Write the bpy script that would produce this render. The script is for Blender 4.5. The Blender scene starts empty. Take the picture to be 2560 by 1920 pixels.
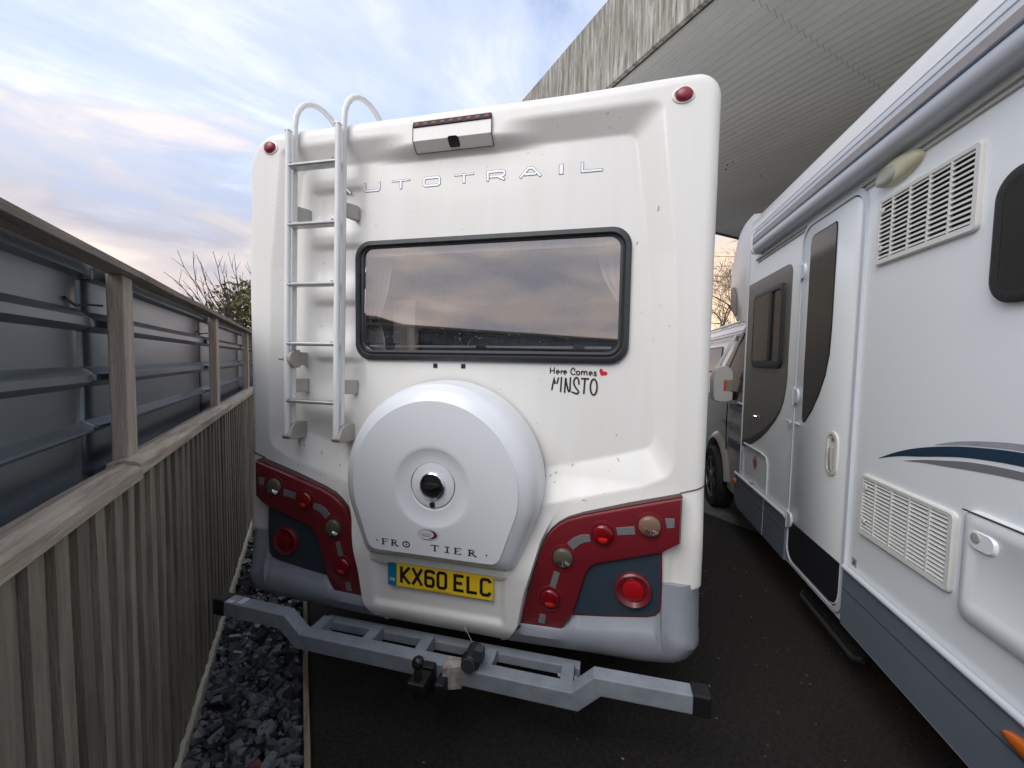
import bpy, bmesh, math, random
from mathutils import Vector, Matrix, noise
from mathutils.bvhtree import BVHTree
random.seed(7)
S = bpy.context.scene
COL = S.collection
R = math.radians
sin, cos, pi = math.sin, math.cos, math.pi

# ------------------------------------------------------------------ camera
cd = bpy.data.cameras.new('camera'); cam = bpy.data.objects.new('camera', cd); COL.objects.link(cam)
cd.sensor_width = 36; cd.lens = 14.185; cd.clip_start = .02; cd.clip_end = 2000
YAW, PITCH, ROLL = -0.23503104, -0.05593683, 0.01687257
fw = Vector((sin(YAW), cos(YAW), 0)); rt = Vector((cos(YAW), -sin(YAW), 0)); up = Vector((0, 0, 1))
f2 = fw*cos(PITCH)+up*sin(PITCH); u2 = up*cos(PITCH)-fw*sin(PITCH)
r3 = rt*cos(ROLL)+u2*sin(ROLL); u3 = u2*cos(ROLL)-rt*sin(ROLL)
cam.matrix_world = Matrix(((r3.x, u3.x, -f2.x, 0), (r3.y, u3.y, -f2.y, 0), (r3.z, u3.z, -f2.z, 1.63), (0, 0, 0, 1)))
S.camera = cam

# ------------------------------------------------------------------ world, sun, exposure
SUN_EL, SUN_AZ = 44, 204            # azimuth clockwise from +Y (behind the camera, a little left)
EXPO = 1.36
S.view_settings.view_transform = 'Standard'; S.view_settings.look = 'None'
S.view_settings.exposure = EXPO; S.view_settings.gamma = 1; S.view_settings.use_curve_mapping = False
W = bpy.data.worlds.new('World'); S.world = W; W.use_nodes = True
nt = W.node_tree; nt.nodes.clear()
def N(tree, typ, **kw):
    n = tree.nodes.new(typ)
    for k, v in kw.items():
        if k[0] == 'i' and k[1:].isdigit(): n.inputs[int(k[1:])].default_value = v
        else: setattr(n, k, v)
    return n
def math_n(tree, op, a, b=None, c=None, clamp=False):
    n = tree.nodes.new('ShaderNodeMath'); n.operation = op; n.use_clamp = clamp
    for i, v in enumerate((a, b, c)):
        if v is None: continue
        if isinstance(v, (int, float)): n.inputs[i].default_value = v
        else: tree.links.new(v, n.inputs[i])
    return n.outputs[0]
def ramp(tree, fac, stops, interp='EASE'):
    n = tree.nodes.new('ShaderNodeValToRGB'); n.color_ramp.interpolation = interp
    e = n.color_ramp.elements
    while len(e) < len(stops): e.new(.5)
    for el, (p, c) in zip(e, stops):
        el.position = p; el.color = (c, c, c, 1) if isinstance(c, (int, float)) else (*c, 1)
    if fac is not None: tree.links.new(fac, n.inputs[0])
    return n.outputs[0]
def mixc(tree, fac, a, b, mode='MIX'):
    n = tree.nodes.new('ShaderNodeMix'); n.data_type = 'RGBA'; n.blend_type = mode
    for i, v in ((0, fac), (6, a), (7, b)):
        if isinstance(v, (int, float)): n.inputs[i].default_value = v
        elif isinstance(v, tuple): n.inputs[i].default_value = (*v, 1)
        else: tree.links.new(v, n.inputs[i])
    return n.outputs[2]
L = nt.links.new
sky = N(nt, 'ShaderNodeTexSky', sky_type='NISHITA', sun_disc=False, sun_elevation=R(SUN_EL), sun_rotation=R(SUN_AZ), air_density=1.0, dust_density=.6, ozone_density=2.0)
bg1 = N(nt, 'ShaderNodeBackground'); bg1.inputs[1].default_value = .105; L(sky.outputs[0], bg1.inputs[0])
tc = N(nt, 'ShaderNodeTexCoord'); sep = N(nt, 'ShaderNodeSeparateXYZ'); L(tc.outputs['Generated'], sep.inputs[0])
zz = math_n(nt, 'MAXIMUM', sep.outputs[2], 0.0)
den = math_n(nt, 'ADD', zz, .16)
px = math_n(nt, 'DIVIDE', sep.outputs[0], den); py = math_n(nt, 'DIVIDE', sep.outputs[1], den)
cmb = N(nt, 'ShaderNodeCombineXYZ'); L(px, cmb.inputs[0]); L(py, cmb.inputs[1])
mp = N(nt, 'ShaderNodeMapping', vector_type='TEXTURE'); mp.inputs['Rotation'].default_value = (0, 0, R(56)); mp.inputs['Scale'].default_value = (1.25, .48, 1); mp.inputs['Location'].default_value = (5.2, 7.7, 0)
L(cmb.outputs[0], mp.inputs[0])
n1 = N(nt, 'ShaderNodeTexNoise'); n1.inputs['Scale'].default_value = .8; n1.inputs['Detail'].default_value = 9; n1.inputs['Roughness'].default_value = .6; n1.inputs['Distortion'].default_value = .7
L(mp.outputs[0], n1.inputs[0])
n1b = N(nt, 'ShaderNodeTexNoise'); n1b.inputs['Scale'].default_value = 1.15; n1b.inputs['Detail'].default_value = 9; n1b.inputs['Roughness'].default_value = .58; n1b.inputs['Distortion'].default_value = .4
mpb = N(nt, 'ShaderNodeMapping'); mpb.inputs['Location'].default_value = (.3, 4.4, 0); L(cmb.outputs[0], mpb.inputs[0]); L(mpb.outputs[0], n1b.inputs[0])
cden = math_n(nt, 'ADD', math_n(nt, 'MULTIPLY', n1.outputs[0], .58), math_n(nt, 'MULTIPLY', n1b.outputs[0], .42))
wisp = ramp(nt, cden, [(.36, 0.36), (.46, .80), (.55, 1.0)])
# low cloud bank
mp2 = N(nt, 'ShaderNodeMapping'); mp2.inputs['Scale'].default_value = (2.2, 2.2, 7.5); mp2.inputs['Location'].default_value = (.4, 1.7, .3); L(tc.outputs['Generated'], mp2.inputs[0])
n2 = N(nt, 'ShaderNodeTexNoise'); n2.inputs['Scale'].default_value = 1.5; n2.inputs['Detail'].default_value = 8; n2.inputs['Roughness'].default_value = .55; n2.inputs['Distortion'].default_value = .3
L(mp2.outputs[0], n2.inputs[0])
bank = math_n(nt, 'ADD', math_n(nt, 'MULTIPLY', zz, -3.2), math_n(nt, 'ADD', math_n(nt, 'MULTIPLY', n2.outputs[0], 1.4), .92))
bankm = ramp(nt, bank, [(.30, 0.0), (.52, .75), (.8, 1.0)])
wcol = mixc(nt, ramp(nt, cden, [(.44, 0.0), (.62, 1.0)]), (.66, .72, .89), (.88, .895, .91))
# bank colour: lilac grey at its top, pink lower, cream to the east end of the gap
low = ramp(nt, zz, [(0.0, (.86, .65, .48)), (.10, (.68, .585, .56)), (.21, (.59, .555, .58)), (.34, (.55, .555, .63))])
bankc = mixc(nt, ramp(nt, n2.outputs[0], [(.36, .85), (.52, 0.0)]), mixc(nt, ramp(nt, n2.outputs[0], [(.50, 0.0), (.68, .75)]), low, (.98, .83, .74)), (.42, .42, .51))
glowd = N(nt, 'ShaderNodeVectorMath', operation='DOT_PRODUCT'); L(tc.outputs['Generated'], glowd.inputs[0]); glowd.inputs[1].default_value = (.42, .90, .10)
glow = math_n(nt, 'MULTIPLY', ramp(nt, glowd.outputs['Value'], [(.80, 0.0), (.97, 1.0)]), ramp(nt, zz, [(.10, 1.0), (.42, 0.0)]))
bankc = mixc(nt, glow, bankc, (1.0, .74, .50))
cl = mixc(nt, bankm, wcol, bankc)
bg2 = N(nt, 'ShaderNodeBackground'); L(cl, bg2.inputs[0]); bg2.inputs[1].default_value = .515
allm = math_n(nt, 'MAXIMUM', math_n(nt, 'MULTIPLY', wisp, .92), bankm)
mx = N(nt, 'ShaderNodeMixShader'); L(allm, mx.inputs[0]); L(bg1.outputs[0], mx.inputs[1]); L(bg2.outputs[0], mx.inputs[2])
wo = N(nt, 'ShaderNodeOutputWorld'); L(mx.outputs[0], wo.inputs[0])

sl = bpy.data.lights.new('sun', 'SUN'); sl.energy = .80; sl.angle = R(46); sl.color = (1, .97, .93)
so = bpy.data.objects.new('sun', sl); COL.objects.link(so)
az = R(SUN_AZ); el = R(SUN_EL)
sd = Vector((sin(az)*cos(el), cos(az)*cos(el), sin(el)))
so.rotation_euler = sd.to_track_quat('Z', 'Y').to_euler(); so.location = sd*30

# ------------------------------------------------------------------ materials
MATS = {}
def mat(name, col, rough=.5, metal=0, var=0, vscale=6, stretch=(1, 1, 1), dark=None, bump=0, bscale=60, coat=0, rnd=0, emit=None, estr=0, alpha=1, spec=.5, trans=0, island=False, detail=5):
    m = bpy.data.materials.new(name); m.use_nodes = True; t = m.node_tree; b = t.nodes['Principled BSDF']
    b.inputs['Roughness'].default_value = rough; b.inputs['Metallic'].default_value = metal
    b.inputs['Coat Weight'].default_value = coat; b.inputs['Coat Roughness'].default_value = .08
    b.inputs['Specular IOR Level'].default_value = spec; b.inputs['Transmission Weight'].default_value = trans
    c = None
    tcn = N(t, 'ShaderNodeTexCoord')
    if var:
        mpn = N(t, 'ShaderNodeMapping'); mpn.inputs['Scale'].default_value = stretch; t.links.new(tcn.outputs['Object'], mpn.inputs[0])
        vec = mpn.outputs[0]
        if rnd:
            oi0 = N(t, 'ShaderNodeObjectInfo'); va = N(t, 'ShaderNodeVectorMath', operation='MULTIPLY_ADD')
            cx = N(t, 'ShaderNodeCombineXYZ'); 
            for k in range(3): t.links.new(oi0.outputs['Random'], cx.inputs[k])
            t.links.new(cx.outputs[0], va.inputs[0]); va.inputs[1].default_value = (37, 53, 71); t.links.new(vec, va.inputs[2]); vec = va.outputs[0]
        nn = N(t, 'ShaderNodeTexNoise'); nn.inputs['Scale'].default_value = vscale; nn.inputs['Detail'].default_value = detail; nn.inputs['Roughness'].default_value = .6
        t.links.new(vec, nn.inputs[0])
        f = ramp(t, nn.outputs[0], [(.36, 0.0), (.66, 1.0)], 'LINEAR')
        dk = dark if dark else tuple(x*(1-var) for x in col)
        c = mixc(t, f, dk, col)
        rr = N(t, 'ShaderNodeMapRange'); t.links.new(nn.outputs[0], rr.inputs[0]); rr.inputs[3].default_value = min(1, rough*1.2+.04); rr.inputs[4].default_value = rough*.85
        t.links.new(rr.outputs[0], b.inputs['Roughness'])
    if rnd:
        src = N(t, 'ShaderNodeNewGeometry').outputs['Random Per Island'] if island else N(t, 'ShaderNodeObjectInfo').outputs['Random']
        mr = N(t, 'ShaderNodeMapRange'); t.links.new(src, mr.inputs[0]); mr.inputs[3].default_value = 1-rnd; mr.inputs[4].default_value = 1+rnd
        cb = N(t, 'ShaderNodeCombineColor')
        for k in range(3): t.links.new(mr.outputs[0], cb.inputs[k])
        c = mixc(t, 1.0, c if c is not None else tuple(col), cb.outputs[0], 'MULTIPLY')
    if c is not None: t.links.new(c, b.inputs['Base Color'])
    else: b.inputs['Base Color'].default_value = (*col, 1)
    if bump:
        n3 = N(t, 'ShaderNodeTexNoise'); n3.inputs['Scale'].default_value = bscale; n3.inputs['Detail'].default_value = 4
        mp3 = N(t, 'ShaderNodeMapping'); mp3.inputs['Scale'].default_value = stretch; t.links.new(tcn.outputs['Object'], mp3.inputs[0]); t.links.new(mp3.outputs[0], n3.inputs[0])
        bn = N(t, 'ShaderNodeBump'); bn.inputs['Strength'].default_value = bump; bn.inputs['Distance'].default_value = .01; t.links.new(n3.outputs[0], bn.inputs['Height']); t.links.new(bn.outputs[0], b.inputs['Normal'])
    if emit: b.inputs['Emission Color'].default_value = (*emit, 1); b.inputs['Emission Strength'].default_value = estr
    MATS[name] = m
    return m
GRP = mat('dirty_white_grp', (.795, .775, .735), .32, var=.05, vscale=2.2, stretch=(6, 6, .5), dark=(.775, .75, .695), coat=.25)
WHT = mat('white_gelcoat', (.86, .885, .89), .28, coat=.25)
COVER = mat('white_plastic_cover', (.76, .77, .785), .3, coat=.2)
OFFW = mat('off_white_plastic', (.74, .73, .69), .45)
CREAM = mat('yellowed_plastic', (.70, .66, .45), .4, var=.08, vscale=8)
LENSG = mat('frosted_lens', (.42, .42, .34), .25)
LGREY = mat('ladder_aluminium', (.80, .80, .785), .35, var=.04, vscale=9)
RUNG = mat('bare_aluminium', (.50, .51, .51), .38, metal=.7, var=.15, vscale=25)
TAUPE = mat('taupe_plastic', (.42, .395, .355), .5, var=.1, vscale=14)
BUMP = mat('grey_bumper_plastic', (.285, .30, .33), .38, var=.08, vscale=7)
TOWG = mat('grey_painted_steel', (.31, .335, .37), .45, var=.22, vscale=12, bump=.1, bscale=120)
RUSTW = mat('peeling_white_paint', (.50, .49, .47), .6, var=.5, vscale=30, dark=(.28, .20, .15))
BLK = mat('black_plastic', (.012, .012, .013), .45)
RUB = mat('black_rubber', (.02, .021, .022), .5)
FRAME = mat('grey_window_rubber', (.034, .039, .042), .45, var=.15, vscale=20)
REDP = mat('dark_red_plastic', (.17, .012, .018), .3, var=.08, vscale=10, coat=.3)
GROOVE = mat('maroon_seal', (.075, .03, .03), .6)
NAVYP = mat('dark_blue_grey_panel', (.032, .048, .065), .35)
SILV = mat('grey_inlay', (.17, .17, .175), .4)
CHROME = mat('chrome', (.75, .75, .76), .08, metal=1)
YEL = mat('yellow_plate', (.95, .62, .02), .4, var=.06, vscale=18)
BLUE = mat('blue_band', (.0, .21, .36), .4)
INK = mat('black_lettering', (.012, .010, .014), .5)
PALEINK = mat('pale_lettering', (.62, .60, .45), .5)
LETSIL = mat('silver_lettering', (.70, .71, .75), .3, metal=.2)
LETDK = mat('dark_letter_outline', (.06, .045, .052), .5)
HEART = mat('red_vinyl', (.62, .012, .03), .45)
MAROON = mat('maroon_vinyl', (.16, .01, .025), .4)
WOODP = mat('weathered_post_timber', (.46, .385, .32), .75, var=.2, vscale=5, stretch=(9, 9, .8), bump=.35, bscale=26, rnd=.12, dark=(.35, .285, .23))
WOODT = mat('weathered_top_rail', (.30, .255, .21), .8, var=.4, vscale=5, stretch=(9, .8, 9), bump=.3, bscale=26, rnd=.1)
WOODB = mat('weathered_fence_board', (.25, .22, .178), .85, var=.35, vscale=5, stretch=(8, 8, .7), bump=.5, bscale=26, rnd=.28, dark=(.15, .138, .105))
WOODC = mat('weathered_cap_timber', (.50, .43, .35), .8, var=.42, vscale=5, stretch=(9, .8, 9), bump=.3, bscale=26, rnd=.1, dark=(.29, .235, .18))
GRAVB = mat('pale_gravel_board', (.46, .44, .34), .85, var=.3, vscale=9, stretch=(4, 1, 4), bump=.3, bscale=30)
EDGE = mat('timber_edging', (.34, .26, .17), .85, var=.45, vscale=6, stretch=(9, .9, 9), bump=.35, bscale=26)
PANEL = mat('dark_grey_sheet_metal', (.17, .20, .23), .28, metal=.75, var=.2, vscale=3, stretch=(1, .5, 2.5))
SLATE = mat('slate', (.085, .092, .102), .45, var=.45, vscale=18, rnd=.75, bump=.25, bscale=40)
SLATES = mat('slate_heap', (.075, .08, .088), .45, var=.4, vscale=18, rnd=.85, island=True)
SOIL = mat('dark_soil', (.018, .015, .013), .95, var=.4, vscale=20)
BRICKCHIP = mat('reddish_chip', (.14, .06, .04), .8, var=.3, vscale=20, rnd=.3)
TARMAC = mat('tarmac', (.026, .0235, .0205), .85, var=.55, vscale=55, bump=.9, bscale=150, spec=.3, detail=9)
CONC = mat('concrete', (.16, .15, .14), .85, var=.3, vscale=7, bump=.2)
SOFF = mat('grey_corrugated_sheet', (.62, .61, .575), .5, var=.14, vscale=1.3, stretch=(1, .4, 1))
SEAL = mat('rusty_seam', (.09, .06, .045), .8, var=.6, vscale=9, dark=(.03, .02, .018))
GREYD = mat('taupe_vinyl_panel', (.125, .12, .108), .35, coat=.2)
DKDEC = mat('dark_vinyl_edge', (.028, .028, .028), .4)
SKIRT = mat('blue_grey_skirt', (.17, .195, .235), .32, var=.06, vscale=4)
TRIM = mat('pale_trim', (.62, .65, .70), .3)
NAVYV = mat('navy_vinyl', (.008, .035, .07), .35)
GREYV = mat('grey_vinyl', (.20, .20, .22), .4)
PALEV = mat('pale_grey_vinyl', (.38, .40, .44), .4, var=.15, vscale=20)
AWGREY = mat('awning_grey_band', (.34, .315, .32), .45, var=.12, vscale=25)
TINT = mat('dark_acrylic', (.018, .017, .016), .08, spec=.6)
TINT2 = mat('smoked_acrylic', (.045, .042, .038), .12, spec=.6)
SLOT = mat('vent_shadow', (.012, .011, .010), .8)
ORANGE = mat('orange_lens', (.62, .13, .01), .2, coat=.5)
CHASS = mat('underbody', (.012, .012, .012), .9)
TYRE = mat('tyre', (.018, .018, .018), .75)
ALLOY = mat('alloy_wheel', (.30, .30, .30), .3, metal=.8)
REDLENS = mat('red_lens', (.17, .003, .006), .15, coat=.15)
REDHOT = mat('red_hot_spot', (.75, .02, .01), .2, coat=.4)
REDFOG = mat('red_fog_lens', (.36, .006, .012), .22, coat=.3)
CLEARL = mat('smoked_clear_lens', (.10, .085, .06), .35, spec=.35, coat=.12)
AMBERL = mat('amber_tinted_lens', (.20, .115, .08), .35, spec=.35, coat=.12)
DULLRED = mat('dull_red_marker', (.25, .012, .030), .3, coat=.2)
CURT = mat('curtain', (.85, .80, .78), .8)
INTER = mat('dark_interior', (.045, .03, .026), .8)
BLIND = mat('blind_cassette', (.60, .60, .62), .5)
BARK = mat('bark', (.085, .068, .05), .9, var=.4, vscale=14, bump=.4)
TWIG = mat('twig', (.10, .07, .06), .9)
LEAF = mat('shrub_leaf', (.17, .165, .075), .5, rnd=.5, island=True)
IVY = mat('ivy_leaf', (.10, .105, .035), .6, rnd=.5, island=True)
WETW = mat('white_van_paint', (.72, .68, .66), .22, coat=.5)
CABP = mat('silver_beige_cab_paint', (.40, .39, .365), .25, coat=.4)
WIRE = mat('wire', (.02, .02, .02), .6)

def fascia_mat():
    m = bpy.data.materials.new('weathered_fascia_board'); m.use_nodes = True; t = m.node_tree; b = t.nodes['Principled BSDF']
    b.inputs['Roughness'].default_value = .85
    tcn = N(t, 'ShaderNodeTexCoord')
    def ns(scale, st, det=6, dist=0):
        mpn = N(t, 'ShaderNodeMapping'); mpn.inputs['Scale'].default_value = st; t.links.new(tcn.outputs['Object'], mpn.inputs[0])
        n = N(t, 'ShaderNodeTexNoise'); n.inputs['Scale'].default_value = scale; n.inputs['Detail'].default_value = det; n.inputs['Roughness'].default_value = .65; n.inputs['Distortion'].default_value = dist
        t.links.new(mpn.outputs[0], n.inputs[0]); return n.outputs[0]
    a = ns(3.0, (1, 7, .8), 9, .4); bb = ns(2.4, (1, 13, 1.0), 9); g = ns(1.6, (1, 1.5, 1.4), 8)
    c = mixc(t, ramp(t, a, [(.40, 0.0), (.58, 1.0)], 'LINEAR'), (.18, .165, .125), (.36, .35, .305))
    c = mixc(t, ramp(t, bb, [(.52, 0.0), (.62, .8)], 'LINEAR'), c, (.56, .565, .53))
    c = mixc(t, ramp(t, g, [(.45, 0.0), (.65, .45)], 'LINEAR'), c, (.27, .255, .20))
    c = mixc(t, ramp(t, ns(5, (1, 7, .4)), [(.62, 0.0), (.72, .6)], 'LINEAR'), c, (.11, .095, .075))
    t.links.new(c, b.inputs['Base Color']); return m
FASC = fascia_mat()

def pane_mat(name, refl, tint, opac, tcol):
    m = bpy.data.materials.new(name); m.use_nodes = True; t = m.node_tree; t.nodes.clear()
    g = N(t, 'ShaderNodeBsdfGlossy'); g.inputs['Roughness'].default_value = .03; g.inputs['Color'].default_value = (*tint, 1)
    tr = N(t, 'ShaderNodeBsdfTransparent'); tr.inputs[0].default_value = (*tcol, 1)
    d = N(t, 'ShaderNodeBsdfDiffuse'); d.inputs[0].default_value = (.35, .33, .31, 1)
    tcn = N(t, 'ShaderNodeTexCoord'); mpn = N(t, 'ShaderNodeMapping'); mpn.inputs['Scale'].default_value = (1, 1, .14); t.links.new(tcn.outputs['Object'], mpn.inputs[0])
    nz = N(t, 'ShaderNodeTexNoise'); nz.inputs['Scale'].default_value = 70; nz.inputs['Detail'].default_value = 5; t.links.new(mpn.outputs[0], nz.inputs[0])
    # slight waviness of the acrylic
    n4 = N(t, 'ShaderNodeTexNoise'); n4.inputs['Scale'].default_value = 2.2; t.links.new(tcn.outputs['Object'], n4.inputs[0])
    hh = math_n(t, 'ADD', n4.outputs[0], math_n(t, 'MULTIPLY', nz.outputs[0], .012))
    bn = N(t, 'ShaderNodeBump'); bn.inputs['Strength'].default_value = .12; bn.inputs['Distance'].default_value = .003; t.links.new(hh, bn.inputs['Height']); t.links.new(bn.outputs[0], g.inputs['Normal'])
    fr = N(t, 'ShaderNodeLayerWeight'); fr.inputs[0].default_value = .25
    m1 = N(t, 'ShaderNodeMixShader'); t.links.new(math_n(t, 'ADD', math_n(t, 'MULTIPLY', fr.outputs['Fresnel'], .4), refl, clamp=True), m1.inputs[0]); t.links.new(tr.outputs[0], m1.inputs[1]); t.links.new(g.outputs[0], m1.inputs[2])
    m2 = N(t, 'ShaderNodeMixShader'); t.links.new(math_n(t, 'MULTIPLY', ramp(t, nz.outputs[0], [(.45, .15), (.75, 1.0)], 'LINEAR'), opac), m2.inputs[0]); t.links.new(m1.outputs[0], m2.inputs[1]); t.links.new(d.outputs[0], m2.inputs[2])
    o = N(t, 'ShaderNodeOutputMaterial'); t.links.new(m2.outputs[0], o.inputs[0]); return m
PANE = pane_mat('rain_streaked_acrylic', .34, (.95, .95, .95), .06, (.78, .75, .73))

# ------------------------------------------------------------------ mesh helpers
class MB:
    def __init__(s): s.v = []; s.f = []
    def add(s, vs, fs):
        o = len(s.v); s.v += [tuple(p) for p in vs]; s.f += [tuple(i+o for i in q) for q in fs]; return s
    def box(s, x0, x1, y0, y1, z0, z1):
        return s.add([(x0,y0,z0),(x1,y0,z0),(x1,y1,z0),(x0,y1,z0),(x0,y0,z1),(x1,y0,z1),(x1,y1,z1),(x0,y1,z1)],
                     [(0,3,2,1),(4,5,6,7),(0,1,5,4),(1,2,6,5),(2,3,7,6),(3,0,4,7)])
    def prism(s, poly, fn, d0, d1):                       # fn(a, b, d) -> xyz
        n = len(poly)
        return s.add([fn(a, b, d0) for a, b in poly]+[fn(a, b, d1) for a, b in poly],
                     [tuple(range(n))[::-1], tuple(range(n, 2*n))]+[(i, (i+1) % n, (i+1) % n+n, i+n) for i in range(n)])
    def flat(s, poly, fn, d=0): return s.add([fn(a, b, d) for a, b in poly], [tuple(range(len(poly)))])
    def ringstrip(s, outer, inner, fn, do, di):           # closed band between two equal-length loops
        n = len(outer)
        return s.add([fn(a, b, do) for a, b in outer]+[fn(a, b, di) for a, b in inner], [(i, (i+1) % n, (i+1) % n+n, i+n) for i in range(n)])
    def loops(s, lps, cap=True, closed=True):             # list of 3d loops
        n = len(lps[0]); vs = [p for l in lps for p in l]; fs = []
        m = n if closed else n-1
        for k in range(len(lps)-1):
            for i in range(m): fs.append((k*n+i, k*n+(i+1) % n, (k+1)*n+(i+1) % n, (k+1)*n+i))
        if cap: fs.append(tuple(range((len(lps)-1)*n, len(lps)*n)))
        return s.add(vs, fs)
    def tube(s, pts, r, n=10, caps=True, closed=False):
        pts = [Vector(p) for p in pts]; rs = r if isinstance(r, (list, tuple)) else [r]*len(pts)
        lps = []; ref = None; m = len(pts)
        for i, p in enumerate(pts):
            if closed: t = (pts[(i+1) % m]-pts[i-1]).normalized()
            else: t = (pts[min(i+1, m-1)]-pts[max(i-1, 0)]).normalized()
            if ref is None: ref = Vector((0, 0, 1)) if abs(t.z) < .9 else Vector((1, 0, 0))
            a = t.cross(ref).normalized(); b = a.cross(t).normalized(); ref = b
            lps.append([p+(a*cos(2*pi*k/n)+b*sin(2*pi*k/n))*rs[i] for k in range(n)])
        if closed: lps.append(lps[0])
        o = len(s.v); s.loops(lps, cap=False)
        if caps and not closed: s.f.append(tuple(range(o, o+n))[::-1]); s.f.append(tuple(range(o+(m-1)*n, o+m*n)))
        return s
    def lathe(s, c, axis, prof, n=24, sq=(1, 1)):         # prof [(r, d)] along axis 'y-' or 'x-' (towards the viewer)
        lps = []
        for r, d in prof:
            l = []
            for k in range(n):
                a = 2*pi*k/n
                if axis == 'y': l.append((c[0]+r*cos(a)*sq[0], c[1]-d, c[2]+r*sin(a)*sq[1]))
                elif axis == 'x': l.append((c[0]-d, c[1]+r*cos(a)*sq[0], c[2]+r*sin(a)*sq[1]))
                else: l.append((c[0]+r*cos(a)*sq[0], c[1]+r*sin(a)*sq[1], c[2]+d))
            lps.append(l)
        return s.loops(lps)
    def ribbon(s, pts, w, fn, d, closed=False):
        P = [Vector(p) for p in pts]; n = len(P)
        if n < 2: return s
        le, ri = [], []
        for i in range(n):
            a = P[i-1] if (i or closed) else None; b = P[(i+1) % n] if (i < n-1 or closed) else None
            d1 = (P[i]-a).normalized() if a is not None else None; d2 = (b-P[i]).normalized() if b is not None else None
            if d1 is None: d1 = d2
            if d2 is None: d2 = d1
            n1 = Vector((-d1.y, d1.x)); n2 = Vector((-d2.y, d2.x)); m = n1+n2
            if m.length < 1e-6: m = n1
            m.normalize(); k = w/2/max(.35, m.dot(n1)); le.append(P[i]+m*k); ri.append(P[i]-m*k)
        vs = [fn(p.x, p.y, d) for p in le]+[fn(p.x, p.y, d) for p in ri]
        fs = [(i, (i+1) % n, n+(i+1) % n, n+i) for i in range(n if closed else n-1)]
        return s.add(vs, fs)
    def mesh(s, name, m, smooth=None, weld=True):
        me = bpy.data.meshes.new(name); me.from_pydata(s.v, [], s.f)
        bm = bmesh.new(); bm.from_mesh(me)
        if weld: bmesh.ops.remove_doubles(bm, verts=bm.verts, dist=1e-5)
        bmesh.ops.recalc_face_normals(bm, faces=bm.faces); bm.to_mesh(me); bm.free()
        if m: me.materials.append(m)
        if smooth:
            me.shade_smooth(); me.set_sharp_from_angle(angle=R(smooth))
        return me
    def build(s, name, m, parent=None, smooth=None, bevel=0, weld=True):
        o = bpy.data.objects.new(name, s.mesh(name, m, smooth, weld)); COL.objects.link(o); o.parent = parent
        if bevel:
            b = o.modifiers.new('bevel', 'BEVEL'); b.width = bevel; b.segments = 2; b.limit_method = 'ANGLE'; b.angle_limit = R(40)
        return o
def tag(o, label=None, cat=None, group=None, kind=None):
    if label: o['label'] = label
    if cat: o['category'] = cat
    if group: o['group'] = group
    if kind: o['kind'] = kind
    return o
def empty(name, loc, rz=0, label=None, cat=None, group=None):
    o = bpy.data.objects.new(name, None); COL.objects.link(o); o.location = loc; o.rotation_euler = (0, 0, rz); o.empty_display_size = .2
    return tag(o, label, cat, group)
def rrect(x0, x1, y0, y1, r, n=6):
    rs = r if isinstance(r, (list, tuple)) else [r]*4          # bl, br, tr, tl
    out = []
    for (cx, cy, a0), rr in zip(((x0, y0, 180), (x1, y0, 270), (x1, y1, 0), (x0, y1, 90)), rs):
        sx = cx+rr if cx == x0 else cx-rr; sy = cy+rr if cy == y0 else cy-rr
        for k in range(n+1):
            a = R(a0+90*k/n); out.append((sx+rr*cos(a), sy+rr*sin(a)))
    return out
def chaikin(p, it=2, closed=False):
    for _ in range(it):
        q = []; n = len(p)
        if not closed: q.append(p[0])
        for i in range(n if closed else n-1):
            a, b = p[i], p[(i+1) % n]
            q += [(a[0]*.75+b[0]*.25, a[1]*.75+b[1]*.25), (a[0]*.25+b[0]*.75, a[1]*.25+b[1]*.75)]
        if not closed: q.append(p[-1])
        p = q
    return p
def sstep(a, b, x):
    t = min(1, max(0, (x-a)/(b-a))); return t*t*(3-2*t)
def lerp(pts, x):
    if x <= pts[0][0]: return pts[0][1]
    for (a, b), (c, d) in zip(pts, pts[1:]):
        if x <= c: return b+(d-b)*(x-a)/(c-a)
    return pts[-1][1]
def arc(cx, cy, rx, ry, a0, a1, n=10): return [(cx+rx*cos(R(a0+(a1-a0)*k/n)), cy+ry*sin(R(a0+(a1-a0)*k/n))) for k in range(n+1)]
FY = lambda a, b, d: (a, d, b)        # picture plane x-z, depth along y
FX = lambda a, b, d: (d, a, b)        # picture plane y-z, depth along x

# ------------------------------------------------------------------ ground and setting
ga = 0.71524737                        # fence / canopy direction: local y runs along the fence, local x to the right of it
g = MB(); g.box(-300, 300, -300, 300, -.5, -.012); tag(g.build('ground', TARMAC), kind='structure')
sm = MB(); sm.box(3.93, 40, 2.0, 40, -.011, .012); o = sm.build('concrete_apron', CONC, bevel=.006); o.rotation_euler.z = ga; tag(o, kind='structure')
sm = MB(); sm.box(3.86, 3.928, 2.0, 40, -.011, -.004); o = sm.build('drain_channel', CHASS); o.rotation_euler.z = ga; tag(o, kind='structure')

# tarmac lane surface, right of the timber edging
sm = MB(); sm.add([(.028, -12, 0), (3.858, -12, 0), (3.858, 40, 0), (.028, 40, 0)], [(0, 1, 2, 3)]); o = sm.build('tarmac_lane', TARMAC); o.rotation_euler.z = ga; tag(o, kind='structure')
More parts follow.
